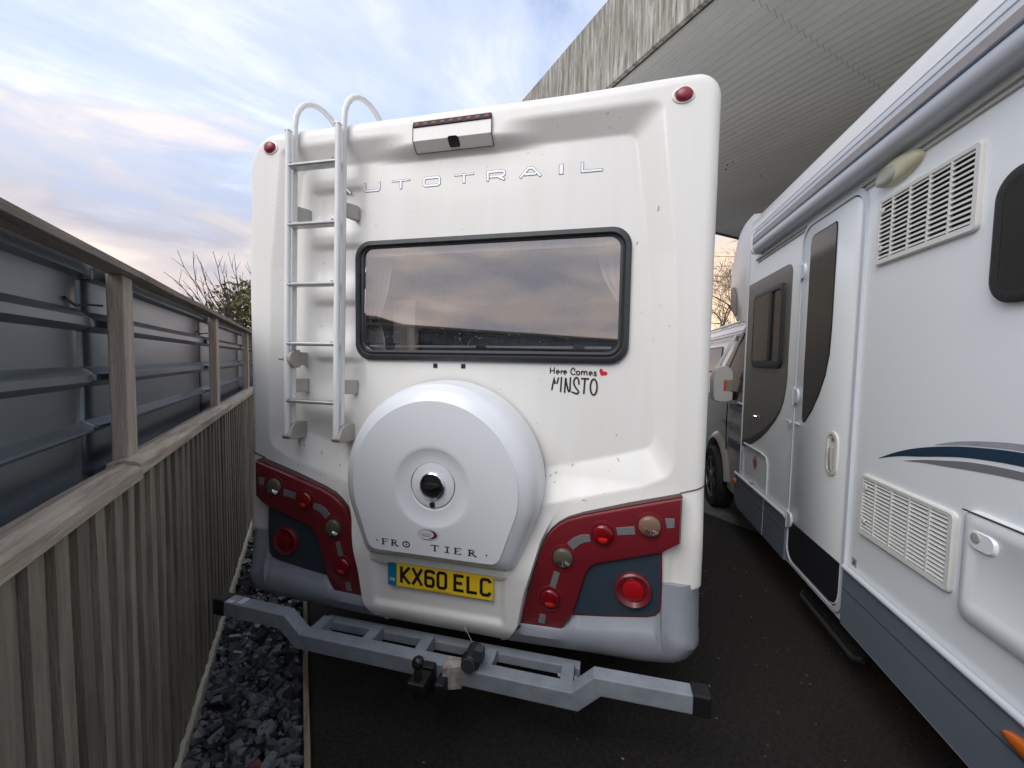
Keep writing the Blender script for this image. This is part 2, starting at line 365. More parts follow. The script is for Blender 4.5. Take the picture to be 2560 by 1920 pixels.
# leaf litter and grit on the tarmac
lt = MB(); rr = random.Random(31)
for k in range(420):
    s_ = rr.uniform(.2, 3.5); a_ = rr.uniform(.5, 6); q = rr.uniform(0, 6.3); l_ = rr.uniform(.003, .009); w_ = l_*rr.uniform(.2, .6)
    lt.add([(s_+cos(q)*l_, a_+sin(q)*l_, .004), (s_-sin(q)*w_, a_+cos(q)*w_, .006), (s_-cos(q)*l_, a_-sin(q)*l_, .004), (s_+sin(q)*w_, a_-cos(q)*w_, .005)], [(0, 1, 2, 3)])
o = lt.build('grit_on_tarmac', mat('pale_grit', (.22, .19, .13), .8, rnd=.5, island=True), weld=False); o.rotation_euler.z = ga; tag(o, 'fine pale grit and leaf bits scattered over the black tarmac', 'grit', kind='stuff')

# slate bed
sm = MB(); nx, ny = 10, 90
vs = [(-.50+.515*i/nx, -3+11*j/ny, .002+.018*noise.noise((i*.9, j*.9, 3))) for j in range(ny+1) for i in range(nx+1)]
sm.add(vs, [(j*(nx+1)+i, j*(nx+1)+i+1, (j+1)*(nx+1)+i+1, (j+1)*(nx+1)+i) for j in range(ny) for i in range(nx)])
bed = sm.build('slate_bed', SOIL); bed.rotation_euler.z = ga; tag(bed, kind='structure')
def chip_verts(rnd, L_):
    n = rnd.randint(5, 7); w = L_*rnd.uniform(.45, .85); t = L_*rnd.uniform(.16, .34)
    base = [(cos(2*pi*k/n+rnd.uniform(-.3, .3))*L_/2*rnd.uniform(.75, 1.05), sin(2*pi*k/n+rnd.uniform(-.3, .3))*w/2*rnd.uniform(.75, 1.05)) for k in range(n)]
    vs = [(x, y, -t/2+rnd.uniform(-.15, .15)*t) for x, y in base]+[(x*.82, y*.82, t/2+rnd.uniform(-.3, .3)*t) for x, y in base]
    fs = [tuple(range(n))[::-1], tuple(range(n, 2*n))]+[(i, (i+1) % n, (i+1) % n+n, i+n) for i in range(n)]
    return vs, fs
rc = random.Random(5)
protos = []
for k in range(10):
    b = MB(); b.add(*chip_verts(rc, 1.0)); protos.append(b.mesh('slate_chip', SLATE))
protor = []
for k in range(3):
    b = MB(); b.add(*chip_verts(rc, 1.0)); protor.append(b.mesh('slate_chip', BRICKCHIP))
heap = MB(); singles = 0
cands = []
for k in range(3300):
    a_ = rc.uniform(.9, 6.5) if k > 1500 else rc.uniform(.9, 3.1)
    cands.append((rc.uniform(-.43, -.035), a_, rc.uniform(.005, .045)))
cands.sort(key=lambda c: (c[2] < .02, c[1]))
for s_, a_, h_ in cands:
    L_ = rc.choice((.014, .022, .032, .042, .055, .068, .09))*rc.uniform(.85, 1.25)
    e = Matrix.Rotation(rc.uniform(0, 6.3), 4, 'Z') @ Matrix.Rotation(rc.gauss(0, .45), 4, 'X') @ Matrix.Rotation(rc.gauss(0, .45), 4, 'Y')
    if singles < 298 and L_ > .045 and h_ > .02:
        me = protos[rc.randrange(10)] if rc.random() > .10 else protor[rc.randrange(3)]
        o = bpy.data.objects.new('slate_chip', me); COL.objects.link(o); o.parent = bed
        o.matrix_basis = Matrix.Translation((s_, a_, h_+.012)) @ e @ Matrix.Scale(L_, 4); singles += 1
    else:
        vs, fs = chip_verts(rc, L_); heap.add([(Matrix.Translation((s_, a_, h_)) @ e) @ Vector(v) for v in vs], fs)
o = heap.build('slate_chippings', SLATES, bed, weld=False); tag(o, kind='stuff')

# timber edging
sm = MB(); pts = [(-2+k*.25) for k in range(40)]
lp = []
for a_ in pts:
    w0 = .004*noise.noise((a_*2, 0, 0)); hh = .045+.006*noise.noise((a_*3, 5, 0))
    lp.append([(-.012+w0, a_, -.01), (-.012+w0, a_, hh), (.012+w0, a_, hh-.003), (.012+w0, a_, -.01)])
sm.loops(lp, cap=False); o = sm.build('timber_edging', EDGE, bevel=.002); o.rotation_euler.z = ga; o.location = (0, 0, 0)
tag(o, 'thin weathered timber board on edge between slate chippings and tarmac', 'edging')

# ------------------------------------------------------------------ boundary fence (local x = away from fence, y = along)
FS = -.44
fen = empty('boundary_fence', (0, 0, 0), ga, 'weathered timber fence with vertical boards below and dark metal sheets above', 'fence')
rf = random.Random(11)
def featherboard(a, w, z0, z1, lean):
    # one thick edge, one thin edge
    b = MB(); n = 6; lps = []
    for k in range(n+1):
        z = z0+(z1-z0)*k/n; q = a+lean*(k/n-.5)+.0025*noise.noise((a*7, z*3, 0))
        x = FS+.003*noise.noise((a*5, z*2.2, 4))
        lps.append([(x-.032, q, z), (x-.001, q, z), (x-.001, q+.045, z), (x-.022, q+w, z), (x-.032, q+w, z)])
    b.loops(lps); b.f.append((4, 3, 2, 1, 0)); return b
a = .55
while a < 6.2:
    w = rf.uniform(.108, .125); st = rf.uniform(.088, .098)
    featherboard(a, w, .055+rf.uniform(-.012, .01), 1.262, rf.gauss(0, .006)).build('fence_board', WOODB, fen)
    a += st
b = MB(); a = -7.0
while a < .55:
    b.box(FS-.028, FS-.006+rf.uniform(-.004, .004), a, a+.088, .05, 1.262); a += .094
tag(b.build('fence_board_run', WOODB, fen, weld=False), kind='stuff')
def cap(a0, a1, dz, name='cap_rail'):
    b = MB(); n = max(2, int((a1-a0)/.12)); lps = []
    for k in range(n+1):
        q = a0+(a1-a0)*k/n; j = .003*noise.noise((q*2, 1, dz*50))
        z = 1.272+dz+j
        lps.append([(FS-.070, q, z-.002), (FS-.066, q, z+.030), (FS-.03, q, z+.040), (FS+.002, q, z+.030), (FS+.012, q, z+.022), (FS+.012, q, z-.012), (FS-.006, q, z-.014)])
    b.loops(lps); b.f.append(tuple(range(7))[::-1]); return b.build(name, WOODC, fen, bevel=.002)
cap(-5.2, -1.6, 0); cap(-1.59, 1.575, .0); cap(1.56, 4.95, .012); cap(4.96, 7.0, 0)
b = MB(); b.box(FS-.05, FS-.029, -7, 7, 1.2, 1.27); b.box(FS-.06, FS-.029, -7, 7, .35, .43); b.build('backing_rail', WOODB, fen)
# gravel board with a ragged upper edge
b = MB(); n = 130; pr = []
for k in range(n+1):
    q = .5+6*k/n; z = .085+.012*noise.noise((q*9, 2, 2))+.006*rf.uniform(-1, 1)
    pr.append([(FS-.004, q, -.02), (FS-.004, q, z), (FS+.014, q, z-.006), (FS+.016, q, -.02)])
b.loops(pr); b.f.append((3, 2, 1, 0)); b.build('gravel_board', GRAVB, fen)
posts = [(-4.6, .075), (-1.5, .075), (1.595, .075), (3.045, .085), (4.66, .08), (6.2, .08)]
for q, w in posts:
    b = MB(); lps = []
    for k in range(9):
        z = 1.24+(1.865-1.24)*k/8; j = .002*noise.noise((q, z*5, 0))
        lps.append([(FS-.064+j, q, z), (FS-.024+j, q, z), (FS-.024+j, q+w*.62, z), (FS-.024+j, q+w, z), (FS-.064+j, q+w, z)])
    b.loops(lps); b.f.append((4, 3, 2, 1, 0)); b.build('fence_post', WOODP, fen, bevel=.004)
for a0, a1, dz in ((-7, -1.5, 0), (-1.497, 1.64, -.001), (1.643, 4.63, .0), (4.633, 7, -.002)):
    b = MB(); n = 14; lps = []
    for k in range(n+1):
        q = a0+(a1-a0)*k/n; j = .003*noise.noise((q*1.7, 8, 0))
        z = 1.866+dz+j
        lps.append([(FS-.060, q, z), (FS+.004, q, z), (FS+.004, q, z+.021), (FS-.060, q, z+.020)])
    b.loops(lps); b.f.append((3, 2, 1, 0)); b.build('top_rail', WOODT, fen, bevel=.002)
# ribbed metal sheet between posts, standing behind them
ribs = [(1.755, 1.738, 1.715, 1.695), (1.592, 1.568, 1.548, 1.533), (1.432, 1.405, 1.398, 1.392)]
edges = [-7, -4.56, -1.46, 1.575, 3.02, 4.68, 6.5]
for a0, a1 in zip(edges, edges[1:]):
    X0 = FS-.100
    zs = lambda z, x: 1.63+(z-1.63)*(-x)/.56
    prof = [(X0, 1.24)]
    for t, fmid, lo, bt in reversed(ribs):
        prof += [(X0, zs(bt, X0)), (X0+.028, zs(lo, X0+.028)), (X0+.028, zs(fmid, X0+.028)), (X0+.004, zs(t, X0)), (X0, zs(t, X0)+.002)]
    prof += [(X0, 1.838), (X0+.030, 1.843), (X0+.030, 1.882), (X0+.004, 1.886)]
    qs = [a0-.003, a0+.02, a0+.035]+[a0+(a1-a0)*k/10 for k in range(1, 10)]+[a1-.10, a1-.06, a1-.03, a1+.003]
    lps = []
    for q in qs:
        e = min(q-a0, a1-q); dx = -.02*(1-min(1, e/.06))
        lps.append([(x+dx+.002*noise.noise((q*2, z*4, 1)), q, z) for x, z in prof])
    b = MB(); b.loops(lps, cap=False, closed=False); o = b.build('metal_sheet', PANEL, fen, smooth=25)
    md = o.modifiers.new('thick', 'SOLIDIFY'); md.thickness = .002
b = MB(); b.box(FS-.098, FS-.066, -7, 6.8, 1.232, 1.268); b.build('lower_rail', TRIM, fen)
for q, z in ((1.50, 1.77), (2.97, 1.77)):
    b = MB(); b.tube([(FS-.096, q-.05, z+.005), (FS-.090, q-.01, z-.012), (FS-.085, q+.03, z-.004), (FS-.07, q+.09, z)], .0035, 6); b.build('fixing_wire', BLK, fen)

# ------------------------------------------------------------------ canopy
can = empty('canopy', (0, 0, 0), ga, 'open sided canopy with weathered fascia and grey corrugated soffit', 'canopy')
C0, C1, CA0, CA1, CZ0, CZ1 = 2.35, 13.0, -9.0, 4.90, 4.03, 4.72
b = MB(); pitch = .0885; nn = int((C1-C0-.05)/pitch)*8
top = [(C0+.05+i*pitch/8, CZ0+.021*sin(2*pi*i/8)) for i in range(nn+1)]
b.loops([[(x, q, z) for x, z in top] for q in (CA0, -2, 0, 2.2, CA1)], cap=False, closed=False); b.build('corrugated_soffit', SOFF, can, smooth=60)
nf = 5
for k in range(nf):
    a0 = CA0+(CA1-CA0)*k/nf; a1 = CA0+(CA1-CA0)*(k+1)/nf
    b = MB(); b.box(C0, C0+.03, a0+.002, a1-.002, CZ0-.03, CZ1); b.build('fascia_panel', FASC, can)
b = MB(); b.box(C0-.003, C0+.034, CA0, CA1, CZ0-.038, CZ0-.031); b.build('fascia_lip', FASC, can)
b = MB(); b.box(C0+.036, C0+.062, CA0, CA1, CZ0-.028, CZ0-.020); b.build('seam_strip', SEAL, can)
b = MB(); b.box(C0+.03, C1, CA0, CA1, CZ0+.03, CZ1-.05); b.build('roof_deck', CHASS, can)
b = MB(); b.box(C0+.05, C1, CA1, CA1+.05, CZ0-.03, CZ1-.04); b.build('end_trim', SEAL, can)
b = MB(); rx = random.Random(17)
for k in range(70):
    x = C0+.08+pitch*.75+pitch*rx.randrange(0, 60); q = rx.choice((-3.2, -1.6, 0, 1.6, 3.2))+rx.gauss(0, .02) if k < 45 else rx.uniform(-2, 4.8)
    w = rx.uniform(.003, .006); z = CZ0-.0185; b.box(x-w, x+w, q-w, q+w, z-.004, z+.02)
tag(b.build('fixing_bolts', SEAL, can, weld=False), kind='stuff')
for q in (-1.4, 1.75):
    b = MB(); b.loops([[(x, q+e, z-dz) for x, z in top] for e, dz in ((0, .0015), (.002, .0012))], cap=False, closed=False); b.build('sheet_lap', SEAL, can)
for q in (-6, 4.2):
    b = MB(); b.box(10.4, 10.6, q, q+.2, 0, CZ0-.01); b.build('column', TOWG, can)

# ------------------------------------------------------------------ near motorhome (x = across, -y towards viewer, z up)
mh = empty('motorhome', (-.749, 1.8, 0), 0, 'white motorhome seen from behind with roof ladder and spare wheel cover', 'motorhome')
HW, VT, RC, RF = 1.16, 2.797, .10, .05
V_OUT = [(.75, .30), (2.0, .30)]
so_side = [(.9, 1.03), (1.4, 1.025), (2.1, 1.0), (2.5, .955), (2.75, .93)]
si_side = [(.9, .955), (1.4, .945), (2.1, .893), (2.5, .838), (2.75, .80)]
so_bot = [(0, .90), (.45, .975), (.9, 1.095), (1.03, 1.16)]
si_bot = [(0, 1.06), (.466, 1.147), (.80, 1.235), (.93, 1.275), (1.0, 1.30)]
cen = [(.30, .325), (.335, .335), (.40, .455), (.425, .60), (.489, .834), (.55, .97), (.60, 1.05)]
DEP = .052
def softmin(a, b, k=.22):
    h = max(0, min(1, .5+.5*(b-a)/k)); return b+(a-b)*h-k*h*(1-h)
def hw_at(v, left=False):
    rc = .175 if left else RC
    if left: base = HW-.02*sstep(2.0, 2.6, v)
    else: base = HW
    if v > VT-rc: return base-rc+math.sqrt(max(0, rc*rc-(v-(VT-rc))**2))
    if v > 2: return base
    return HW-.05*sstep(.69, .66, v)-.07*sstep(.50, .44, v)
def edge_d(u, v):
    left = u < 0; rc = .175 if left else RC; base = HW-(.02*sstep(2.0, 2.6, v) if left else 0)
    a = abs(u); x = a-(base-rc); z = v-(VT-rc)
    if x > 0 and z > 0: return rc-math.hypot(x, z)
    return min(hw_at(v, left)-a, VT-v)
def depth(u, v):
    a = abs(u)
    t1 = (2.702-v)/.098; t2 = (lerp(so_side, v)-a)/(lerp(so_side, v)-lerp(si_side, v)); t3 = (v-lerp(so_bot, a))/(lerp(si_bot, a)-lerp(so_bot, a))
    t = softmin(softmin(t1, t2, .4), t3, .5)
    t = max(0, min(1, t*1.08))
    y = DEP*t
    # pod fairing
    f = 1-sstep(.205, .44, abs(u-.015)); gz = max(0, min(1, (v-2.596)/.052))
    y *= 1-f*gz
    # rung pockets
    if -.84 < u < -.44 and 1.3 < v < 2.56:
        for vr in (2.51, 2.225, 1.935, 1.64):
            y += .016*sstep(vr-.25, vr-.12, v)*(1-sstep(vr-.035, vr, v))*sstep(-.80, -.74, u)*(1-sstep(-.52, -.46, u))
    # lower part comes forward
    low = 1-sstep(.86, 1.12, v)
    y -= .035*low*(1-sstep(1.0, 1.04, a)*.4)
    # centre panel
    e = lerp([(z, x) for x, z in cen], v)
    if a > e: y += .10*sstep(.50, .40, v)*(1-sstep(.86, 1.12, v))
    c = 1-sstep(e-.014, e-.001, a)
    if c > 0:
        low2 = 1-sstep(.66, .98, v)
        y -= .08*low2*c
        # plate pocket
        pk = (1-sstep(.30, .335, a))*sstep(.445, .475, v)*(1-sstep(.655, .662, v))
        y += .018*pk*c
        y += c*.09*(1-min(1, max(0, (v-.325)/.12)))**2.0
    d = edge_d(u, v)
    if d < RF: y += RF-math.sqrt(max(0, RF*RF-(RF-d)**2))
    return y
WIN = (-.505, .807, 1.658, 2.203)
us = [-1+2*i/310 for i in range(311)]; us = sorted(set([round(math.copysign(1-(1-abs(x))**1.12, x), 5) for x in us if abs(abs(x)-.42) > .04]+[q*k for q in (1, -1) for k in (.385, .395, .405, .412, .418, .42, .4205, .428, .44)]))
vs_ = [.325+(VT-RC-.325)*j/310 for j in range(310)]+[VT-RC+RC*sin(pi/2*k/14) for k in range(15)]
ins = lambda u, v: WIN[0] < u < WIN[1] and WIN[2] < v < WIN[3]
b = MB(); nu = len(us); grid = []
for v in vs_:
    hr = hw_at(v); hl = hw_at(v, True)
    e_v = lerp([(z, x) for x, z in cen], v); k_ = 1-sstep(.97, 1.25, v)
    def um(s_):
        q = abs(s_); h = hl if s_ < 0 else hr; e0 = e_v*k_+.42*h*(1-k_); return math.copysign(q/.42*(e0-.0005) if q <= .42 else e0+(q-.42)/.58*(h-e0), s_)
    for s_ in us:
        x_ = um(s_); grid.append((x_, depth(x_, v), v+.013*sstep(.5, 1.05, x_ if x_ > 0 else -.6*x_)*sstep(2.62, 2.78, v)))
fs = []
for j in range(len(vs_)-1):
    for i in range(nu-1):
        q = (j*nu+i, j*nu+i+1, (j+1)*nu+i+1, (j+1)*nu+i)
        cx = sum(grid[k][0] for k in q)/4; cz = sum(grid[k][2] for k in q)/4
        if not ins(cx, cz): fs.append(q)
b.add(grid, fs)
# the long shell: sides and roof
nv = len(vs_)
bd = [grid[j*nu] for j in range(nv)]+[grid[(nv-1)*nu+i] for i in range(1, nu-1)]+[grid[j*nu+nu-1] for j in reversed(range(nv))]
b.loops([bd, [(x, .10, z) for x, y, z in bd], [(x, 6.6, z) for x, y, z in bd]], cap=False, closed=False)
b.add([(-1.1, .06, .33), (1.1, .06, .33), (1.1, 6.6, .33), (-1.1, 6.6, .33)], [(0, 1, 2, 3)])
body = b.build('body', GRP, mh, smooth=40)

def on_wall(name, mb, m, par=None, smooth=None, bevel=0): return mb.build(name, m, par or mh, smooth, bevel)
# seam between upper moulding and lower corners
for sx in (-1, 1):
    b = MB(); P = []
    for k in range(13):
        a_ = 1.056+(1.16-1.056)*k/12; v = 1.086+.034*k/12
        P.append((sx*a_, depth(sx*a_, v)-.0015, v))
    b.tube(P, .0028, 6); b.build('panel_seam', LETDK, mh)
# camera pod
b = MB(); prof = [(-.004, 2.734), (-.012, 2.728), (-.014, 2.6505), (.028, 2.614), (.08, 2.605), (.08, 2.734)]
def podx(v): return .191
b.loops([[(.015-podx(z), y, z) for y, z in prof], [(.015+podx(z), y, z) for y, z in prof]]); b.f.append(tuple(range(6)))
pod = b.build('camera_housing', GRP, mh, bevel=.002)
b = MB(); g0 = .0035
for sx in (-1, 1):
    P = [(.015+sx*(podx(z)+.001), y-.0005, z) for y, z in prof[1:4]]; b.tube(P, .0018, 6)
P = [(.015-podx(2.58), .027, 2.6125), (.015+podx(2.58), .027, 2.6125)]; b.tube(P, .0018, 6)
b.build('seal', GROOVE, pod)
b = MB(); b.prism([(-.012, 2.711), (-.0175, 2.713), (-.016, 2.737), (-.002, 2.741), (.002, 2.711)], lambda y, z, d: (d, y, z), -.175, .205); bl = b.build('brake_light', mat('dark_red_lens', (.035, .016, .016), .45, spec=.25), pod, bevel=.002)
b = MB()
for k in range(9):
    x = -.155+k*.0425; b.lathe((x, -.0166, 2.724), 'y', [(.013, 0), (.011, .0015), (0.002, .002)], 12, (1, .55))
b.build('reflector_cell', mat('red_cell', (.16, .006, .010), .35), bl)
b = MB(); rc_ = rrect(-.003, .049, 2.622, 2.652, .007); b.loops([[(x, .03, z) for x, z in rc_], [(x, -.017+(2.6505-z)*1.15, z) for x, z in rc_], [(.023+(x-.023)*.8, -.022+(2.6505-z)*1.15, z) for x, z in rc_]]); b.build('reversing_camera', BLK, pod, smooth=40, bevel=.004)
# marker lamps
for sx in (-1, 1):
    u = sx*(1.005 if sx > 0 else .985); v = 2.712
    b = MB(); b.lathe((u+sx*.004, depth(u, v)+.004, v), 'y', [(.046, 0), (.044, .008), (.038, .010), (.036, .003), (.010, .002)], 28, (1, .72)); rg = b.build('marker_lamp', GRP, mh, smooth=40)
    b = MB(); b.lathe((u+sx*.006, depth(u, v)-.001, v+.002), 'y', [(.033, 0), (.031, .010), (.026, .015), (.012, .0175), (.001, .018)], 24, (1, .86)); b.build('lens', DULLRED, rg, smooth=50)

# ---- rear window
wroot_y = DEP
def fr(x0, x1, z0, z1, r): return rrect(x0, x1, z0, z1, r, 10)
O_ = fr(-.522, .830, 1.626, 2.222, .085); A_ = fr(-.515, .823, 1.634, 2.215, .08); B_ = fr(-.499, .807, 1.650, 2.199, .068); C_ = fr(-.494, .802, 1.655, 2.194, .064); D_ = fr(-.485, .793, 1.666, 2.188, .056); I_ = fr(-.475, .783, 1.678, 2.184, .049)
def lp3(p, y): return [(x, y, z) for x, z in p]
b = MB(); b.loops([lp3(O_, wroot_y+.002), lp3(O_, wroot_y-.014), lp3(A_, wroot_y-.022), lp3(B_, wroot_y-.024), lp3(C_, wroot_y-.016)], cap=False); win = b.build('rear_window', FRAME, mh, smooth=40)
b = MB(); b.loops([lp3(C_, wroot_y-.015), lp3(C_, wroot_y-.010), lp3(D_, wroot_y-.012), lp3(D_, wroot_y-.016), lp3(I_, wroot_y-.014), lp3(I_, wroot_y+.03)], cap=False); b.build('inner_frame', mat('dark_frame_profile', (.03, .03, .031), .3), win, smooth=40)
pane_y = wroot_y-.006; b = MB(); b.flat(I_, FY, pane_y); b.build('pane', PANE, win)
b = MB(); rw = random.Random(8)
for k in range(300):
    x = rw.uniform(-.46, .765); z = 1.695+.47*rw.random()**(2.4 if k < 240 else 1); q = rw.uniform(.0008, .0022); e = rw.uniform(1, 2.2)
    if z > 2.16: continue
    b.add([(x-q, wroot_y-.0062, z), (x, wroot_y-.0062, z-q*e), (x+q, wroot_y-.0062, z), (x, wroot_y-.0062, z+q*e), (x, wroot_y-.0062-q*.8, z-q*.2)], [(0, 1, 4), (1, 2, 4), (2, 3, 4), (3, 0, 4)])
tag(b.build('raindrops', mat('water_bead', (.34, .34, .36), .2, metal=.3), win, smooth=80, weld=False), kind='stuff')
b = MB(); b.box(-.45, .755, wroot_y+.004, wroot_y+.016, 1.692, 1.703); b.build('lower_bar', BLIND, win)
for x in (-.335, .150, .612):
    b = MB(); b.box(x-.028, x+.028, wroot_y+.0, wroot_y+.002, 1.686, 1.699); b.box(x-.022, x+.022, wroot_y-.004, wroot_y+.02, 1.690, 1.712); b.build('catch', BLK, win, bevel=.004)
b = MB(); b.tube([(-.470, wroot_y-.004, 1.985), (-.473, wroot_y-.004, 1.865)], .0045, 8); b.tube([(-.467, wroot_y-.002, 2.095), (-.470, wroot_y-.002, 2.07)], .006, 8); b.build('stay', CHROME, win)
# interior seen through the pane
b = MB(); x0, x1, y0, y1, z0, z1 = -.62, .92, wroot_y+.012, 1.9, 1.45, 2.35
b.add([(x0,y0,z0),(x1,y0,z0),(x1,y1,z0),(x0,y1,z0),(x0,y0,z1),(x1,y0,z1),(x1,y1,z1),(x0,y1,z1)], [(0,3,2,1),(4,5,6,7),(1,2,6,5),(2,3,7,6),(3,0,4,7)])
b.build('cabin_interior', INTER, mh)
b = MB(); b.box(-.49, .79, wroot_y+.02, wroot_y+.075, 2.15, 2.20); b.build('blind_cassette', BLIND, win, bevel=.004)
def curtain(topx0, topx1, midx0, midx1, botx0, botx1, zt, zm, zb):
    b = MB(); lps = []
    for k in range(25):
        z = zt+(zb-zt)*k/24
        if z > zm: f = (zt-z)/(zt-zm); f = f*f; xa = topx0+(midx0-topx0)*f; xb = topx1+(midx1-topx1)*f
        else: f = (zm-z)/(zm-zb); f = math.sqrt(f); xa = midx0+(botx0-midx0)*f; xb = midx1+(botx1-midx1)*f
        lps.append([(xa+(xb-xa)*i/32, wroot_y+.12+.014*sin(i*1.15), z) for i in range(33)])
    b.loops(lps, cap=False, closed=False); return b.build('curtain', CURT, mh, smooth=60)
curtain(-.60, -.385, -.57, -.47, -.58, -.40, 2.18, 1.83, 1.55)
curtain(.68, .88, .83, .90, .78, .90, 2.18, 1.86, 1.55)
b = MB(); b.box(-.56, -.455, wroot_y+.10, wroot_y+.145, 1.80, 1.845); b.build('curtain_tie', INTER, mh)
b = MB(); b.box(-.43, -.30, wroot_y+.2, wroot_y+.22, 1.50, 1.96); b.build('cabin_panel', mat('pale_board', (.5, .48, .46), .7), mh)

# ---- lettering on the rear wall
def U_(x, y, w, h): return lambda p: [(x+a*w, y+c*h) for a, c in p]
def letter_wide(ch):
    if ch == 'A': return [[(0, 0), (.40, .95), (.60, .95), (1, 0)], [(.22, .30), (.78, .30)]]
    if ch == 'U': return [[(.08, 1), (.08, .25), (.16, .08), (.84, .08), (.92, .25), (.92, 1)]]
    if ch == 'T': return [[(0, .93), (1, .93)], [(.5, .85), (.5, 0)]]
    if ch == 'O': return [[(.08, .2), (.08, .8), (.16, .93), (.84, .93), (.92, .8), (.92, .2), (.84, .07), (.16, .07), (.08, .2)]]
    if ch == 'R': return [[(.08, 0), (.08, .93), (.82, .93), (.92, .82), (.92, .55), (.82, .40), (.17, .40)], [(.62, .34), (.93, 0)]]
    if ch == 'I': return [[(.5, 0), (.5, 1)]]
    if ch == 'L': return [[(.08, 1), (.08, .07), (1, .07)]]
lx = [-.6045, -.433, -.2735, -.110, .0555, .213, .3755, .5155, .6485]
for ch, x in zip('AUTOTRAIL', lx):
    w = .095 if ch != 'I' else .095; h = .042
    bo, bi = MB(), MB()
    for k, st in enumerate(letter_wide(ch)):
        pts = [(x-w/2+p[0]*w, 2.470+p[1]*h) for p in st]
        cl_ = ch == 'O'
        if cl_: pts = pts[:-1]
        wd = .0092 if ch != 'T' or k else .0055
        if ch == 'I': wd = .016
        d0 = depth(x, 2.5)
        q = list(pts)
        if not cl_:
            e = .002
            v0 = (Vector(pts[0])-Vector(pts[1])).normalized()*e; v1 = (Vector(pts[-1])-Vector(pts[-2])).normalized()*e
            q[0] = (q[0][0]+v0.x, q[0][1]+v0.y); q[-1] = (q[-1][0]+v1.x, q[-1][1]+v1.y)
        bo.ribbon(q, wd+.0042, FY, d0-.0012-.0003*k, cl_); bi.ribbon(pts, wd, FY, d0-.0022-.0003*k, cl_)
    lo = bo.build('letter', LETDK, mh, weld=False); bi.build('letter_face', LETSIL, lo, weld=False)
# sticker 'Here Comes / MINSTO'
def flat_text(strokes, m, name, y, par, w):
    b = MB()
    for k, st in enumerate(strokes):
        if isinstance(st, dict): ww = st['w']; pts = st['p']
        else: ww, pts = w, st
        b.ribbon(pts, ww, FY, y-.0002*k)
    return b.build(name, m, par, weld=False)
def e_(x, y, s_): return [[(x, y+s_*.5), (x+s_*.8, y+s_*.5)]+arc(x+s_*.42, y+s_*.5, s_*.42, s_*.5, 15, 320, 12)]
sx0, sx1 = .478, .693; sc = (sx1-sx0)/1290.0        # scale from the sticker drawing units
def sp(pts, y0=1.5905): return [(.482+(px-365)*sc, y0+(240-py)*sc) for px, py in pts]
yb = DEP-.0015
here = [[(390, 150), (392, 320)], [(505, 145), (497, 322)], [(392, 240), (500, 240)],
        [(560, 275), (640, 272)]+arc(600, 275, 40, -48, 0, 290, 10), [(688, 225), (692, 328)], [(690, 270), (712, 238), (735, 235), (742, 250)],
        [(760, 275), (838, 272)]+arc(800, 277, 40, -48, 0, 290, 10),
        [(1062, 245), (1058, 190), (1030, 160), (1000, 158), (968, 195), (955, 250), (968, 305), (1005, 332), (1050, 328), (1075, 310)],
        arc(1150, 285, 45, 52, 0, 360, 14), [(1240, 225), (1246, 332)], [(1246, 260), (1285, 232), (1315, 245), (1318, 335)], [(1318, 262), (1355, 235), (1388, 245), (1394, 340)],
        [(1448, 290), (1530, 288)]+arc(1490, 290, 41, -48, 0, 290, 10),
        [(1642, 262), (1605, 245), (1580, 262), (1590, 285), (1630, 305), (1640, 330), (1605, 345), (1560, 332)]]
mins = [[(442, 778), (470, 610), (500, 450), (518, 520), (530, 605)], [(580, 600), (625, 420)], [(705, 405), (688, 820)],
        [(798, 840), (818, 425)], [(822, 428), (840, 560), (885, 740), (915, 800), (942, 790), (950, 405)],
        [(1182, 605), (1180, 520), (1150, 430), (1105, 410), (1060, 450), (1040, 530), (1055, 610), (1100, 690), (1165, 770), (1180, 815), (1150, 850), (1090, 845), (990, 805)],
        [(1235, 437), (1455, 437)], [(1340, 445), (1320, 850)], arc(1580, 655, 88, 215, 0, 360, 22)]
st1 = flat_text([sp(p) for p in here], INK, 'sticker_lettering', yb, mh, .0048)
flat_text([sp(p) for p in mins], INK, 'name_lettering', yb, st1, .0072)
hp = [(1765, 350), (1735, 290), (1715, 215), (1730, 165), (1770, 158), (1805, 185), (1815, 235), (1865, 225), (1915, 245), (1938, 280), (1920, 320), (1860, 338)]
b = MB(); b.flat(chaikin(sp(hp), 2, True), FY, yb); b.build('heart', HEART, mh)
for x in (-.085, .061):
    b = MB(); b.box(x-.0105, x+.0105, DEP-.003, DEP+.002, 1.592, 1.613); b.build('pad', BLK, mh)
# ---- small dirt marks on the shelf and wall
b = MB(); rd = random.Random(3)
spots = [(-.86, 1.17), (-.83, 1.165), (-.72, 1.13), (-.84, 1.06), (-.60, 1.075), (-.70, 1.02), (.475, 1.10), (.50, 1.105), (.525, 1.12), (.52, 1.08), (.46, 1.085), (-.73, 2.13), (-.745, 1.80), (-.66, 1.86), (.79, 1.31), (.85, 2.15), (.66, 1.02), (.93, 2.28), (.80, 1.20), (.60, 1.16), (-.60, 2.62), (-.30, 2.66), (.5, 2.66)]
for k in range(60): spots.append((rd.uniform(-1.0, 1.0), rd.uniform(.98, 2.7)))
for k, (u, v) in enumerate(spots):
    if ins(u, v): continue
    q = rd.uniform(0, 3.14); l_ = rd.uniform(.004, .011)*(1 if k < 20 else .45); pts = [(u-cos(q)*l_, v-sin(q)*l_), (u+rd.uniform(-.003, .003), v+rd.uniform(-.002, .002)), (u+cos(q)*l_*.6, v+sin(q)*l_)]
    b.ribbon(pts, .0022 if k < 20 else .0013, lambda x, z, d: (x, depth(x, z)-.0015, z), 0)
tag(b.build('dirt_specks', mat('dirt', (.06, .05, .045), .9), mh, weld=False), kind='stuff')

